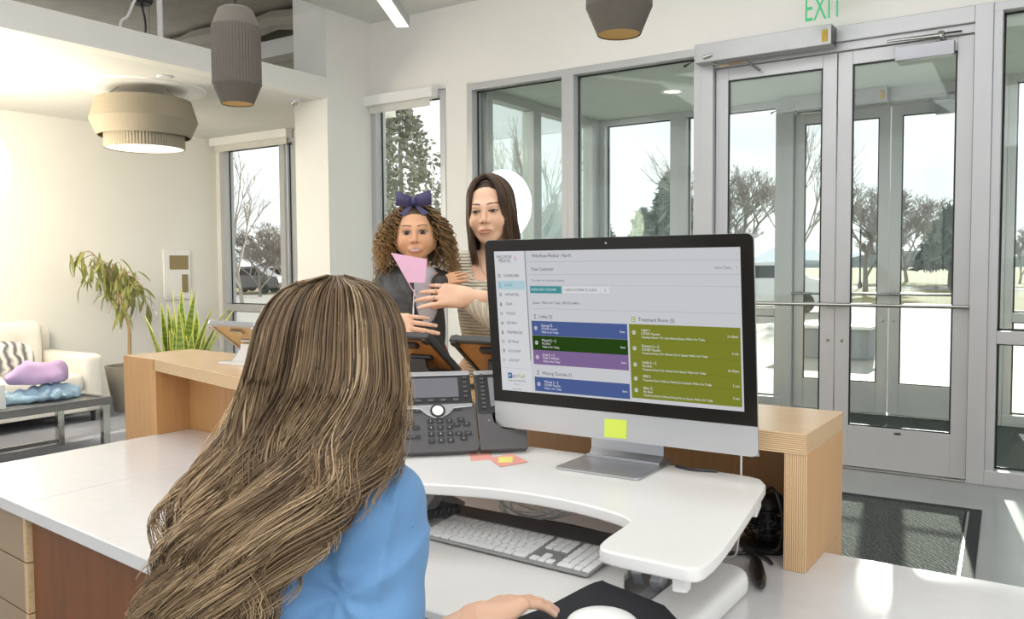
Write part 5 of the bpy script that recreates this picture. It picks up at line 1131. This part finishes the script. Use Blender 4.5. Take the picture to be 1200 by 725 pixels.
for (fx_, fy_, mm) in ((-.010, .118, m_chrome), (.011, .112, MATS['brass_lining']), (.030, .098, m_chrome)):
    cen = atd(549, 347, 2.88)+RH@np.array([fx_, fy_, -.006]); MB().tube([cen+RH@np.array([.0102*math.cos(a*math.pi/8), 0, .0102*math.sin(a*math.pi/8)]) for a in range(17)], .0016, 6, cap=False).build('finger_ring', mm, wm, smooth=True)
m_knit = mat('cream_ribbed_knit', (232, 222, 200), .9, rgb2=(206, 194, 168), bump=.9, wave=('Z', 26, 1.2), sheen=.2)
m_cuff = mat('cream_knit_sleeve', (234, 224, 204), .9, rgb2=(212, 200, 176), bump=.8, wave=('X', 22, 1.0), sheen=.2)
neck_c = nk+np.array([0, 0, -.035])+bdir*.075
sw_pr = [('c', shL+np.array([0, 0, .004]), shR+np.array([0, 0, .004]), .060, .060, .05), ('e', chest+bdir*.025, (.150, .112, .17), None, .06), ('e', chest+bdir*.07-bx_r*.065+np.array([0, 0, .0]), (.06, .055, .06), None, .05), ('e', chest+bdir*.07+bx_r*.065+np.array([0, 0, .0]), (.06, .055, .06), None, .05), ('c', chest, hip+np.array([0, 0, -.06]), .120, .130, .08)]
cloth('sweater', sw_pr, .007, .19, m_knit, wm, cut=lambda P: np.maximum(-d_ell(P, neck_c, (.115, .075, .105), np.stack([bx_r, bdir, np.array([0, 0, 1.])], 1)), hip[2]-.12-P[..., 2]))
cw = unit(wrist-elb); cloth('sleeve', [('c', shR, elb, .060, .062, .03), ('c', elb, wrist+cw*-.005, .062, .046, .04)], .006, .09, m_cuff, wm, cut=lambda P: (P-(wrist-cw*.015))@cw.astype(np.float32))
cw2 = unit(hb-elb2); cloth('sleeve', [('c', shL, elb2, .060, .056, .03), ('c', elb2, hb, .056, .040, .04)], .006, .09, m_cuff, wm, cut=lambda P: (P-(hb-cw2*.03))@cw2.astype(np.float32))
kneeL = [p for p in skin_body[4:]]; cloth('trousers', [(p[0], p[1], p[2], p[3]+.012, p[4]+.015, p[5]) for p in kneeL]+[('e', hip+np.array([0, 0, -.06]), (.16, .12, .10), None, .05)], .014, .15, mat('dark_denim', (52, 56, 72), .8), wm, cut=lambda P: P[..., 2]-(hip[2]-.07))
for s in (-1, 1):
    f0 = np.array([hip[0]+s*bx_r[0]*.1, hip[1]+s*bx_r[1]*.1, .045]); cloth('shoe', [('e', f0+bdir*.05, (.045, .12, .045), np.stack([bx_r, bdir, np.array([0, 0, 1.])], 1), .02)], .012, .15, mat('tan_shoe', (120, 92, 70), .6), wm, cut=lambda P: .001-P[..., 2])
# necklace
nl = [neck_c+bx_r*.05*math.cos(a)+np.array([0, 0, -.055+.04*(1-math.sin(a))])*1.0+bdir*.032 for a in np.linspace(math.pi, 0, 2)]
pt = [nk+bx_r*(.06*math.cos(a))+bdir*(.072+.022*math.sin(a))+np.array([0, 0, -.03-.085*math.sin(a)]) for a in np.linspace(0, math.pi, 17)]
MB().tube(pt, .0009, 5).build('necklace', m_chrome, wm); MB().lathe([(0, -.002), (.008, -.002), (.008, .002), (0, .002)], pt[8]+np.array([0, 0, -.008]), 12).build('pendant', m_chrome, wm)
# long straight dark hair, parted in the middle
def straight_hair(o, R, s, n, zend, seed, cdark, clite):
    rr = np.random.default_rng(seed); N = 26; az = rr.uniform(math.radians(40), math.radians(180), n)*np.where(rr.random(n) < .5, 1, -1); lay = rr.uniform(.965, 1.05, n)
    u = np.linspace(0, 1, N)[None]; A = az[:, None]; sg = np.sign(A); rx, ry, rz = .080, .101, .094; cz, cy = .030, -.018
    bend = np.clip(u/.46, 0, 1); pol = bend*math.pi/2
    sx = np.sin(np.abs(A)); cyf = np.cos(A)
    x = rx*np.sin(pol)*np.sign(A)*np.maximum(sx, .12); y0 = .060*np.clip(1-np.abs(A)/math.radians(110), -1, 1)
    y = cy+ry*(np.sin(pol)*cyf)+(1-np.sin(pol))*y0; z = cz+rz*np.cos(pol)
    fall = np.clip((u-.46)/.54, 0, 1); ze = zend*rr.uniform(.90, 1.04, n)[:, None]; z = z+fall*(ze-cz)
    x = x*(1+.10*np.sin(fall*2.4)-.06*fall**2)+.004*np.sin(fall*5+A*9)*sg; y = y-.012*fall*(np.abs(A) > 1.2)-.010*fall
    P = np.stack([x*lay[:, None], y*lay[:, None]+.0, z*np.where(bend < 1, lay[:, None], 1)], -1)*s; P += rr.normal(0, .0014, (n, 1, 3)); P = o+P@R.T
    rad = np.full((n, N), .0021)*np.clip(1.25-u, .35, 1); V, Q = strands(P, rad, 3)
    k = rr.uniform(0, 1, n); kk = np.clip(k[:, None]*.75+.25*u, 0, 1); c = np.array([lin(v) for v in cdark])*(1-kk[..., None])+np.array([lin(v) for v in clite])*kk[..., None]
    return V, Q, np.repeat(c.reshape(-1, 3), 3, 0)
cap = head_shape()[0][:1]; capw = xf([('e', (0, -.026, .034), (.0795, .094, .090), None, .01), ('c', (0, -.075, .0), (0, -.085, -.13), .055, .050, .03)], ho, RW, sW)
V, Q = nets(lambda P: np.maximum(union(P, capw), (lambda q: q[..., 1]-.012)((P-ho)@RW.astype(np.float32))*1.0-np.clip(((P-ho)@RW.astype(np.float32))[..., 2]-.085, 0, .04)), ho-.26, ho+.18, .006)
cs = np.tile(np.array([lin(58), lin(42), lin(32)]), (len(V), 1))
s1 = straight_hair(ho, RW, sW, 1500, -.185, 11, (50, 36, 27), (112, 84, 60))
V, Q, c = joined([(V, Q, cs), s1]); link('hair', fast_mesh('hair', V, Q, col=c), m_hair, wm)
# pink card held by the woman
cpx = [(458, 296), (500.5, 303.5), (498, 331), (479, 331)]; P = [atd(x, y, 2.845+.0006*(x-458)) for x, y in cpx]
cd = thing('pink_card', 'folded pink paper card held in the standing woman\'s hand', 'card', tuple(np.mean(P, 0)))
m_pink = mat('pink_paper', (240, 190, 214), .8); MB().quad3(P, -CF, .0007).build('front_leaf', m_pink, cd)
MB().quad3([P[0]+CF*.002, P[3]+CF*.002, atd(492, 352, 2.868), atd(486, 345, 2.868)], CF, .0007).build('rear_leaf', m_pink, cd)
# ---- the little girl on the woman's arm
gh = atd(487, 272, 3.00); tg = unit(CC-gh); tg = unit((tg[0], tg[1], 0)); RG = frame(unit(tg*math.cos(.05)+left*math.sin(.05)), math.radians(-4), math.radians(-2))
gl_ = thing('person', 'little curly haired girl in a black jacket carried on the woman\'s arm', 'person', (gh[0], gh[1], gh[2]-.75)); skG = (216, 166, 128); sG = .885
hd = head_mesh(gh, RG, sG, .0027, child=True, smile=1.0, lids=.45, skin=skG, lip=(196, 122, 108), brow=(96, 72, 48))
gn = gh+RG@np.array([0, -.03, -.150])*sG; sgl = gn-CR*.105+np.array([0, 0, -.045]); sgr = gn+CR*.085+np.array([0, 0, -.055]); gp = gn+np.array([0, 0, -.36])-CR*.0
eL = atd(463, 350, 2.99); wL = atd(480, 392, 2.965); eR = atd(514, 346, 3.03); wR = atd(516, 331, 2.985)
gsk = [('c', gn+np.array([0, 0, .02]), gn+np.array([0, 0, -.03]), .036, .042, .02), ('c', sgl, sgr, .038, .038, .04), ('c', gn+np.array([0, 0, -.07]), gp, .075, .085, .05), ('c', gp-CR*.05, gp-CR*.06+tg*.05+np.array([0, 0, -.16]), .062, .046, .03), ('c', gp-CR*.06+tg*.05+np.array([0, 0, -.16]), gp-CR*.06+tg*.03+np.array([0, 0, -.36]), .045, .030, .03), ('c', gp+CR*.05, gp+CR*.10+tg*.02+np.array([0, 0, -.18]), .062, .046, .03), ('c', gp+CR*.10+tg*.02+np.array([0, 0, -.18]), gp+CR*.10-tg*.02+np.array([0, 0, -.36]), .045, .030, .03)]
ga = [('c', sgr, eR, .034, .028, .02), ('c', eR, wR, .027, .018, .02)]
hyg = unit(CR*.80+CU*.28-CF*.1); hzg = unit(-CF+.35*CU); hxg = np.cross(hyg, hzg); hzg = np.cross(hxg, hyg)
h3 = hand_mesh(atd(516, 331, 2.985), np.stack([hxg, hyg, hzg], 1), .58, skG, curl=(.22, .28, .32, .4), thumb=(.3, .3), side=-1, spread=.06)
V, Q, c = joined([hd, limb_mesh(gsk, .010, .10, skG), limb_mesh(ga, .006, .06, skG), h3]); link('body', fast_mesh('body', V, Q, col=c), m_skin, gl_)
m_jack = mat('black_leather_jacket', (54, 50, 46), .46, rgb2=(40, 37, 34), scale=14, bump=.35, bscale=40, spec=.6)
rsn = np.random.default_rng(3); kk = rsn.normal(size=(6, 3))*np.array([[14], [22], [30], [18], [26], [36]]); pp_ = rsn.uniform(0, 6, 6)
def fold(amp): return lambda P: amp*sum(np.sin(P@kk[i].astype(np.float32)+pp_[i]) for i in range(6))
jp = [('c', sgl, sgr, .052, .050, .04), ('c', gn+np.array([0, 0, -.08]), gp+np.array([0, 0, .10]), .092, .098, .05), ('c', sgl, eL, .052, .046, .03), ('c', eL, wL, .045, .036, .03)]
cloth('jacket', jp, .006, .11, m_jack, gl_, noise=fold(.0022), cut=lambda P: -d_ell(P, gn+tg*.09+CR*.035+np.array([0, 0, -.06]), (.052, .09, .13), np.stack([CR, tg, np.array([0, 0, 1.])], 1)))
cloth('shirt', [('c', gn+np.array([0, 0, -.05]), gp+np.array([0, 0, .06]), .080, .088, .05)], .008, .10, mat('pale_grey_shirt', (214, 208, 212), .9), gl_, cut=lambda P: -d_ell(P, gn+np.array([0, 0, .03]), (.05, .07, .05)))
cloth('sleeve', [('c', sgr, eR, .046, .040, .03), ('c', eR, wR, .040, .032, .03)], .006, .07, m_jack, gl_)
cloth('trousers', [(p[0], p[1], p[2], p[3]+.010, p[4]+.010, p[5]) for p in gsk[3:]]+[('c', gp+np.array([0, 0, .06]), gp, .098, .098, .04)], .009, .11, mat('dark_red_trousers', (96, 44, 44), .85), gl_)
m_zip = m_chrome
zp = [gn+tg*.098-CR*.012+np.array([0, 0, -.07]), gn+tg*.105-CR*.018+np.array([0, 0, -.16]), gp+tg*.104-CR*.02+np.array([0, 0, .12])]
MB().tube(smooth_path(zp, 5), .003, 6).build('zipper', m_zip, gl_)
# curls
def curls(o, R, s, n, seed):
    rr = np.random.default_rng(seed); N = 46; u = np.linspace(0, 1, N)[None]
    az = rr.uniform(-math.pi, math.pi, n); pol = np.arccos(rr.uniform(-.55, 1, n)); front = (np.cos(az)*np.sin(pol) > .45)
    az = np.where(front, np.sign(az)*rr.uniform(1.25, math.pi, n), az)
    d = np.stack([np.sin(pol)*np.sin(az), np.sin(pol)*np.cos(az), np.cos(pol)], 1); root = d*np.array([.078, .096, .092])+np.array([0, -.022, .036])
    L_ = rr.uniform(.11, .225, n)*(1+.15*(d[:, 0] < 0)); out = rr.uniform(.016, .050, n)
    dirx = d.copy(); dirx[:, 2] = np.abs(dirx[:, 2])*.4
    P = root[:, None]+dirx[:, None]*(out[:, None]*np.sin(np.clip(u*1.6, 0, 1)*math.pi/2))[..., None]
    side = np.stack([np.sign(d[:, 0])*np.maximum(np.abs(d[:, 0]), .25), np.minimum(d[:, 1], .15), 0*az], 1)
    P = P+side[:, None]*((.020+.030*u)*np.clip(u*3, 0, 1))[..., None]; P[..., 2] -= L_[:, None]*u**1.25
    ph_ = rr.uniform(0, 6.28, n)[:, None]; turns = rr.uniform(3.5, 6.0, n)[:, None]; am = (rr.uniform(.007, .0135, n)[:, None])*np.clip(u*4, 0, 1); q = turns*2*math.pi*u+ph_
    P[..., 0] += am*np.cos(q); P[..., 1] += am*np.sin(q)
    P = o+(P*s)@R.T; rad = np.full((n, N), .0022)*np.clip(1.3-u, .4, 1); V, Q = strands(P, rad, 3)
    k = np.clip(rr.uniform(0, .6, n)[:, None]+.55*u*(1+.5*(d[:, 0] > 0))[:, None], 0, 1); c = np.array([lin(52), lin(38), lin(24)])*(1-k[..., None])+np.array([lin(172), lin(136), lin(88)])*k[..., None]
    return V, Q, np.repeat(c.reshape(-1, 3), 3, 0)
capg = xf([('e', (0, -.030, .040), (.083, .098, .094), None, .01), ('e', (0, -.07, -.05), (.085, .06, .09), None, .04)], gh, RG, sG)
V, Q = nets(lambda P: np.maximum(union(P, capg), (((P-gh)@RG.astype(np.float32))[..., 1]/sG-.012)-np.clip(((P-gh)@RG.astype(np.float32))[..., 2]/sG-.085, 0, .05)*1.4), gh-.22, gh+.16, .006)
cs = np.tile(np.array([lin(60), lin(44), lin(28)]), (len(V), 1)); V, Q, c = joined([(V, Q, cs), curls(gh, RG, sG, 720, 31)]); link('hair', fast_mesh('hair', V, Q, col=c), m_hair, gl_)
# navy bow on her crown
m_bow = mat('navy_ribbon', (72, 66, 104), .55, rgb2=(58, 54, 90), scale=20); bo = gh+RG@np.array([0, .045, .122])*sG; bwm = MB()
bow = None
def loop(sd):
    V = []; n = 12; wd = .026
    for i in range(n+1):
        a = i/n; x = sd*(.008+.052*math.sin(math.pi*min(a, 1)*.5)) if a < .5 else sd*(.008+.052*math.sin(math.pi*(1-a)*.5+0)); 
        ang = a*2*math.pi; x = sd*(.032-.030*math.cos(ang)); y = .011*math.sin(ang); hw = wd*(.35+.65*math.sin(ang/2)**.8)
        for q in (-1, 1): V.append(bo+RG@np.array([x, y, q*hw+.012*abs(x)/.06]))
    return V, [(2*i, 2*i+2, 2*i+3, 2*i+1) for i in range(n)]
for sd in (-1, 1):
    V, Fs = loop(sd); o_ = MB().add(V, Fs).build('bow_loop', m_bow, gl_, smooth=True); md = o_.modifiers.new('thickness', 'SOLIDIFY'); md.thickness = .003
V, Q = nets(lambda P: d_ell(P, bo, (.012, .014, .015), RG), bo-.03, bo+.03, .003); link('bow_knot', fast_mesh('bow_knot', V, Q), m_bow, gl_)
for sd in (-1, 1):
    a_ = bo+RG@np.array([sd*.005, -.002, -.008]); b_ = bo+RG@np.array([sd*.040, .010, -.046]); s_ = RG@np.array([.9*.012, 0, sd*.4*.012])
    MB().quad3([a_-s_*.4, a_+s_*.4, b_+s_, b_-s_], RG@np.array([0, 1, 0]), .0015).build('bow_tail', m_bow, gl_)
# ---- the seated woman seen from behind
hs = atd(389, 429, 1.245); nS = atd(370, 545, 1.245); sR = atd(443, 600, 1.128); dS = sR-nS; sL = nS+np.array([-dS[0], -dS[1], dS[2]]); xS = unit((dS[0], dS[1], 0)); fS = np.array([-xS[1], xS[0], 0]); RS = frame(unit(fS+np.array([.0, .6, 0])), math.radians(-10), 0)
sp_ = thing('person', 'seated woman with long wavy light brown hair and blue blouse, seen from behind', 'person', (nS[0], nS[1]-.1, 0)); skS = (222, 176, 146)
hd = head_mesh(hs, RS, .97, .0045, lids=.4, skin=skS)
pel = np.array([nS[0]-.02, nS[1]-.16, .56])
eR = atd(446, 835, 1.10); hK = onz(600, 706, ZK+.062); hyS = unit(hK-onz(548, 729, ZK+.062)); wR = hK-hyS*.088
eLs = sL+np.array([-.06, .10, -.25]); wLs = np.array([-1.16, 1.07, ZK+.058])
hzS = unit(np.array([0, 0, 1])-.25*xS); hxS = np.cross(hyS, hzS); hxS /= np.linalg.norm(hxS); hzS = np.cross(hxS, hyS)
h4 = hand_mesh(wR, np.stack([hxS, hyS, hzS], 1), 1.0, (224, 182, 154), (198, 176, 226), curl=(.20, .22, .25, .29), thumb=(.6, .4), side=1, spread=.05)
hyT = unit((.12, 1, .06)); hxT = unit(np.cross(hyT, (0, 0, 1))); hzT = np.cross(hxT, hyT)
h5 = hand_mesh(wLs, np.stack([hxT, hyT, hzT], 1), 1.0, skS, (198, 176, 226), curl=(.2, .22, .25, .3), thumb=(.5, .4), side=-1, spread=.06)
leg = []
for s in (-1, 1):
    hpj = pel+xS*.09*s; kn_ = hpj+fS*.42+np.array([0, 0, -.03]); an = kn_+np.array([0, -.02, -.42])+fS*.02
    leg += [('c', hpj, kn_, .085, .058, .04), ('c', kn_, an, .055, .035, .03)]
skb = [('c', nS+np.array([0, .02, .04]), nS, .052, .06, .03), ('c', sL, sR, .044, .044, .04), ('e', (nS+pel)*.5+np.array([0, 0, .12]), (.11, .085, .17), None, .05), ('c', nS+np.array([0, -.01, -.12]), pel, .08, .11, .06)]+leg
V, Q, c = joined([hd, limb_mesh(skb, .012, .16, skS), limb_mesh([('c', sR, eR, .044, .038, .03), ('c', eR, wR, .037, .025, .03)], .007, .07, skS), limb_mesh([('c', sL, eLs, .044, .038, .03), ('c', eLs, wLs, .037, .025, .03)], .007, .07, skS), h4, h5])
link('body', fast_mesh('body', V, Q, col=c), m_skin, sp_)
m_blue = mat('blue_cotton_blouse', (106, 150, 194), .78, rgb2=(96, 140, 184), scale=10, bump=.08, bscale=350, sheen=.15)
mid = (nS+pel)*.5+np.array([0, 0, .12])
blp = [('c', sL+np.array([0, 0, .004]), sR+np.array([0, 0, .004]), .058, .058, .06), ('e', mid, (.145, .115, .20), None, .08), ('c', nS+np.array([0, -.015, -.12]), pel+np.array([0, 0, .02]), .110, .15, .09), ('c', sR, eR, .060, .058, .035), ('c', eR, eR*.45+wR*.55, .056, .046, .03), ('c', sL, eLs, .066, .060, .035), ('c', eLs, eLs*.4+wLs*.6, .058, .044, .03)]
kf = np.random.default_rng(9); fo = []
arm_mid = sR*.62+eR*.38; pit = sR+np.array([-.03, -.03, -.09])
def blouse_fold(P):
    d = np.zeros(P.shape[:-1], np.float32)
    r1 = np.linalg.norm(P-pit.astype(np.float32), axis=-1); ang = np.arctan2(P[..., 2]-pit[2], (P-pit.astype(np.float32))@(-CR).astype(np.float32))
    d += .0060*np.exp(-r1/.11)*(1-np.exp(-(r1/.05)**2))*np.sin(ang*6+2*np.sin(r1*20)*.35)
    ax_ = unit(eR-sR).astype(np.float32); h = (P-sR.astype(np.float32))@ax_; q = (P-sR.astype(np.float32))@CR.astype(np.float32)
    d += .0036*np.sin(h*62+q*38+1.2*np.sin(q*40))*np.clip((h-.03)/.06, 0, 1)*np.exp(-np.clip(h-.25, 0, 1)*9)
    w1 = P@(CR*20+CU*9).astype(np.float32)+1.6*np.sin(P@(CU*13-CR*5).astype(np.float32)+.5)+.8*np.sin(P@(CR*31+CF*17).astype(np.float32))
    d += -.0075*(1-np.abs(np.sin(w1)))**3+.0025*np.sin(P@(CR*37-CU*46).astype(np.float32))
    w2 = P@(CU*24-CR*11).astype(np.float32)+1.4*np.sin(P@(CR*16+CU*4).astype(np.float32)); d += -.0050*(1-np.abs(np.sin(w2)))**4
    return d
cloth('blouse', blp, .0055, .18, m_blue, sp_, noise=blouse_fold, cut=lambda P: -d_cap(P, nS+np.array([0, .01, -.015]), nS+np.array([0, .04, .14]), .066, .075))
# collar band standing at the neck, shoulder seam
cpts = [nS+np.array([.060*math.cos(a), .012+.060*math.sin(a), .016+.006*math.sin(a)]) for a in np.linspace(0, 2*math.pi, 25)]
MB().tube(cpts, .014, 8, flat=1.6, cap=False).build('collar', m_blue, sp_, smooth=True)
ax_ = unit(eR-sR); s0 = sR+ax_*.015; e1 = unit(np.cross(ax_, fS)); e2 = np.cross(ax_, e1)
MB().tube([s0+(e1*math.cos(a)+e2*math.sin(a))*.0615 for a in np.linspace(0, 2*math.pi, 33)], .0022, 6, cap=False).build('sleeve_seam', mat('blue_stitching', (84, 134, 184), .8), sp_)
cloth('trousers', [(p[0], p[1], p[2], p[3]+.014, p[4]+.016, p[5]) for p in leg]+[('e', pel, (.19, .15, .11), None, .05)], .014, .17, mat('charcoal_trousers', (60, 60, 66), .85), sp_)
for s in (0, 1):
    an = leg[2*s+1][2]; f0 = np.array([an[0], an[1]+.05, .045]); cloth('shoe', [('e', f0, (.045, .12, .048), None, .02), ('c', an, f0+np.array([0, -.05, .0]), .045, .045, .03)], .012, .16, m_black, sp_, cut=lambda P: .001-P[..., 2])
# hair: measured outline of the hair mass, as locks of strands
yk = np.array([324, 330, 340, 355, 380, 420, 460, 500, 540, 580, 620, 660, 700, 740, 790.]); xc = np.array([392, 392, 391, 390, 389, 387, 382, 368, 346, 324, 303, 283, 264, 250, 240.]); hwk = np.array([10, 38, 56, 69, 80, 87, 91, 94, 92, 84, 76, 68, 58, 48, 36.])
dk = np.array([1.235, 1.235, 1.232, 1.228, 1.225, 1.222, 1.215, 1.195, 1.160, 1.130, 1.110, 1.095, 1.085, 1.08, 1.08]); bk = np.array([.012, .048, .070, .085, .105, .115, .112, .098, .085, .072, .062, .055, .05, .045, .035])
def hair_pos(th, rho, y):
    cx = np.interp(y, yk, xc); hw = np.interp(y, yk, hwk); dc = np.interp(y, yk, dk); b_ = np.interp(y, yk, bk)
    return cx+hw*np.cos(th)*rho, y, dc-b_*np.sin(th)*rho
def to_world(px, py, d): return CC+d[..., None]*((px-600)[..., None]/F_PX*CR-(py-362.5)[..., None]/F_PX*CU+CF)
yf_ = np.arange(318, 800, 2.); kr = np.exp(-np.linspace(-2, 2, 25)**2); kr /= kr.sum()
def _sm(v): f_ = np.interp(yf_, yk, v); g_ = np.convolve(np.pad(f_, 12, 'edge'), kr, 'valid'); w_ = np.clip((yf_-380)/40, 0, 1); return f_*(1-w_)+g_*w_
xc, hwk, dk, bk = _sm(xc), _sm(hwk), _sm(dk), _sm(bk); yk = yf_
rr = np.random.default_rng(5); NL, PS, N = 330, 17, 40; n = NL*PS
th0 = rr.uniform(-.5, math.pi+.5, NL); th0[:24] = rr.uniform(math.pi*.72, math.pi*1.05, 24); rho0 = rr.uniform(.86, 1.03, NL); ye = rr.uniform(640, 800, NL); rside = np.cos(th0)
ye = np.where(rside > .80, rr.uniform(505, 560, NL), np.where(rside > .45, rr.uniform(640, 760, NL), ye)); ph0 = rr.normal(0, .38, NL)+th0*2.2; lam = rr.uniform(140, 165, NL); amp = rr.uniform(.7, 1.25, NL); tone = np.clip(rr.normal(.50, .20, NL), 0, 1); loff = rr.normal(0, 9, NL); loff[:24] = -np.abs(rr.normal(8, 14, 24)); tipk = rr.uniform(-1, 1, NL)
rep = lambda a: np.repeat(a, PS)
th = rep(th0)+rr.normal(0, .075, n); rho = rep(rho0)+rr.normal(0, .02, n); yend = rep(ye)+rr.normal(0, 22, n); y0 = 323+rr.uniform(0, 9, n)
u = np.linspace(0, 1, N)[None]; Y = y0[:, None]+(yend-y0)[:, None]*u
cl = np.clip((u-.30)/.70, 0, 1)**1.3; TH = th[:, None]*(1-.75*cl)+rep(th0)[:, None]*.75*cl; RHO = rho[:, None]*(1-.6*cl)+rep(rho0)[:, None]*.6*cl
px, py, dd = hair_pos(TH, RHO, Y)
wav = np.clip((Y-380)/230, 0, 1); wav = wav*wav*(3-2*wav); q = 2*math.pi*Y/rep(lam)[:, None]+rep(ph0)[:, None]+rr.normal(0, .22, n)[:, None]
px = px+rep(loff)[:, None]*np.clip((Y-470)/140, 0, 1)+16*rep(tipk)[:, None]*np.clip((u-.72)/.28, 0, 1)**2+rep(amp)[:, None]*wav*(11+14*wav)*np.sin(q)+rr.normal(0, 1.4, n)[:, None]*np.clip((Y-330)/200, 0, 1); dd = dd+rep(amp)[:, None]*wav*.016*np.cos(q)
tipc = np.clip((rside > .8), 0, 1); px = px-rep(tipc.astype(float))[:, None]*np.clip((Y-490)/60, 0, 1)**2*16
ob = xf([('e', (0, -.018, .030), (.078, .096, .088), None, .02), ('e', (0, .018, -.022), (.066, .070, .084), None, .02), ('e', (-.075, -.008, -.006), (.016, .026, .036), None, .01), ('e', (.075, -.008, -.006), (.016, .026, .036), None, .01), ('c', (0, -.022, -.05), (0, -.042, -.20), .055, .058, .03)], hs, RS, .97)+[tuple(q_) for q_ in blp]
behind = CC-atd(360, 500, 1.15); behind = unit((behind[0], behind[1], .03))   # direction out of her back
def slide(P, T_): return P+behind*T_[..., None]
def push(P, marg):
    T_ = np.zeros(P.shape[:-1])
    for it in range(10):
        d_ = union(slide(P, T_).astype(np.float32), ob); T_ = T_+np.clip(marg-d_, 0, .03)
    if P.shape[1] == N:
        for it in range(5): T_[:, 1:-1] = np.maximum(T_[:, 1:-1], .5*(T_[:, :-2]+T_[:, 2:])); 
        k5 = np.array([1, 2, 3, 4, 3, 2, 1])/16.; Tp = np.pad(T_, ((0, 0), (3, 3)), 'edge'); T_ = np.maximum(T_*0, sum(k5[k]*Tp[:, k:k+T_.shape[1]] for k in range(7)))+.004
    return slide(P, T_)
P = push(to_world(px, py, dd), .006+.030*np.clip(rho[:, None]-.84, 0, .25)/.2+0*u); rad = np.full((n, N), .00112)*np.clip(1.35-u, .35, 1)*rr.uniform(.7, 1.3, n)[:, None]
# keep the strands off the blouse: nothing to do, the mass floats in front of the back
V1, Q1 = strands(P, rad, 3)
tn = np.clip(rep(tone)[:, None]+rr.normal(0, .10, n)[:, None]+.22*np.clip((Y-380)/240, 0, 1)-.10, 0, 1)
cD, cM, cL = [np.array([lin(v) for v in k]) for k in ((66, 51, 36), (130, 106, 78), (200, 174, 138))]
t3 = tn[..., None]; c1 = np.where(t3 < .5, cD*(1-2*t3)+cM*2*t3, cM*(2-2*t3)+cL*(2*t3-1)); c1 = np.repeat(c1.reshape(-1, 3), 3, 0)
# loose flyaway hairs on the outline
nf = 150; thf = np.where(rr.random(nf) < .8, rr.uniform(math.pi*.80, math.pi*1.1, nf), rr.uniform(-.2, .3, nf)); yef = rr.uniform(560, 740, nf); yef = np.where(np.cos(thf) > 0, rr.uniform(480, 540, nf), yef); Yf = 330+(yef-330)[:, None]*u; px, py, dd = hair_pos(thf[:, None]+0*u, 1.02+0*u, Yf)
wf = np.clip((Yf-400)/160, 0, 1); px = px+wf*rr.uniform(4, 22, nf)[:, None]*np.sin(2*math.pi*Yf/rr.uniform(90, 190, nf)[:, None]+rr.uniform(0, 6.28, nf)[:, None])-wf*rr.uniform(0, 16, nf)[:, None]*np.sign(-np.cos(thf))[:, None]
V2, Q2 = strands(push(to_world(px, py, dd), .03), np.full((nf, N), .00055), 3); c2 = np.tile(np.array([lin(188), lin(158), lin(116)]), (len(V2), 1))
# inner mass
ths = np.linspace(0, 2*math.pi, 41)[:-1]; ys = np.linspace(330, 745, 36); TT, YY = np.meshgrid(ths, ys); px, py, dd = hair_pos(TT, np.full_like(TT, .84), YY); px = px+6*np.sin(TT*5+YY*.03); G = push(to_world(px, py, dd), np.where(np.sin(TT) > -.2, .004, -.2)).reshape(-1, 3); m_ = len(ths)
Qb = np.array([(j*m_+i, j*m_+(i+1) % m_, (j+1)*m_+(i+1) % m_, (j+1)*m_+i) for j in range(len(ys)-1) for i in range(m_)]); cb = np.tile(np.array([lin(92), lin(70), lin(46)]), (len(G), 1))
V, Q, c = joined([(V1, Q1, c1), (V2, Q2, c2), (G, Qb, cb)]); link('hair', fast_mesh('hair', V, Q, col=c), m_hair, sp_)
# task chair under her
ch = thing('task_chair', 'black task chair carrying the seated woman', 'chair', (pel[0], pel[1], 0))
soft('seat', (pel[0]-.24, pel[1]-.22, .345), (pel[0]+.24, pel[1]+.22, .415), .03, m_black, ch); MB().tube([(pel[0], pel[1], .35), (pel[0], pel[1], .10)], .028, 12).build('gas_lift', m_chard, ch)
for k in range(5):
    a = k*1.2566; beam('base_spoke', (pel[0], pel[1], .09), (pel[0]+.27*math.cos(a), pel[1]+.27*math.sin(a), .065), .035, .03, m_chard, ch); MB().lathe([(0, -.02), (.025, -.02), (.025, .02), (0, .02)], (0, 0, 0), 14).build('castor', m_black, ch).matrix_local = Matrix.Translation((.27*math.cos(a), .27*math.sin(a), .026)) @ Matrix.Rotation(math.pi/2, 4, 'X')
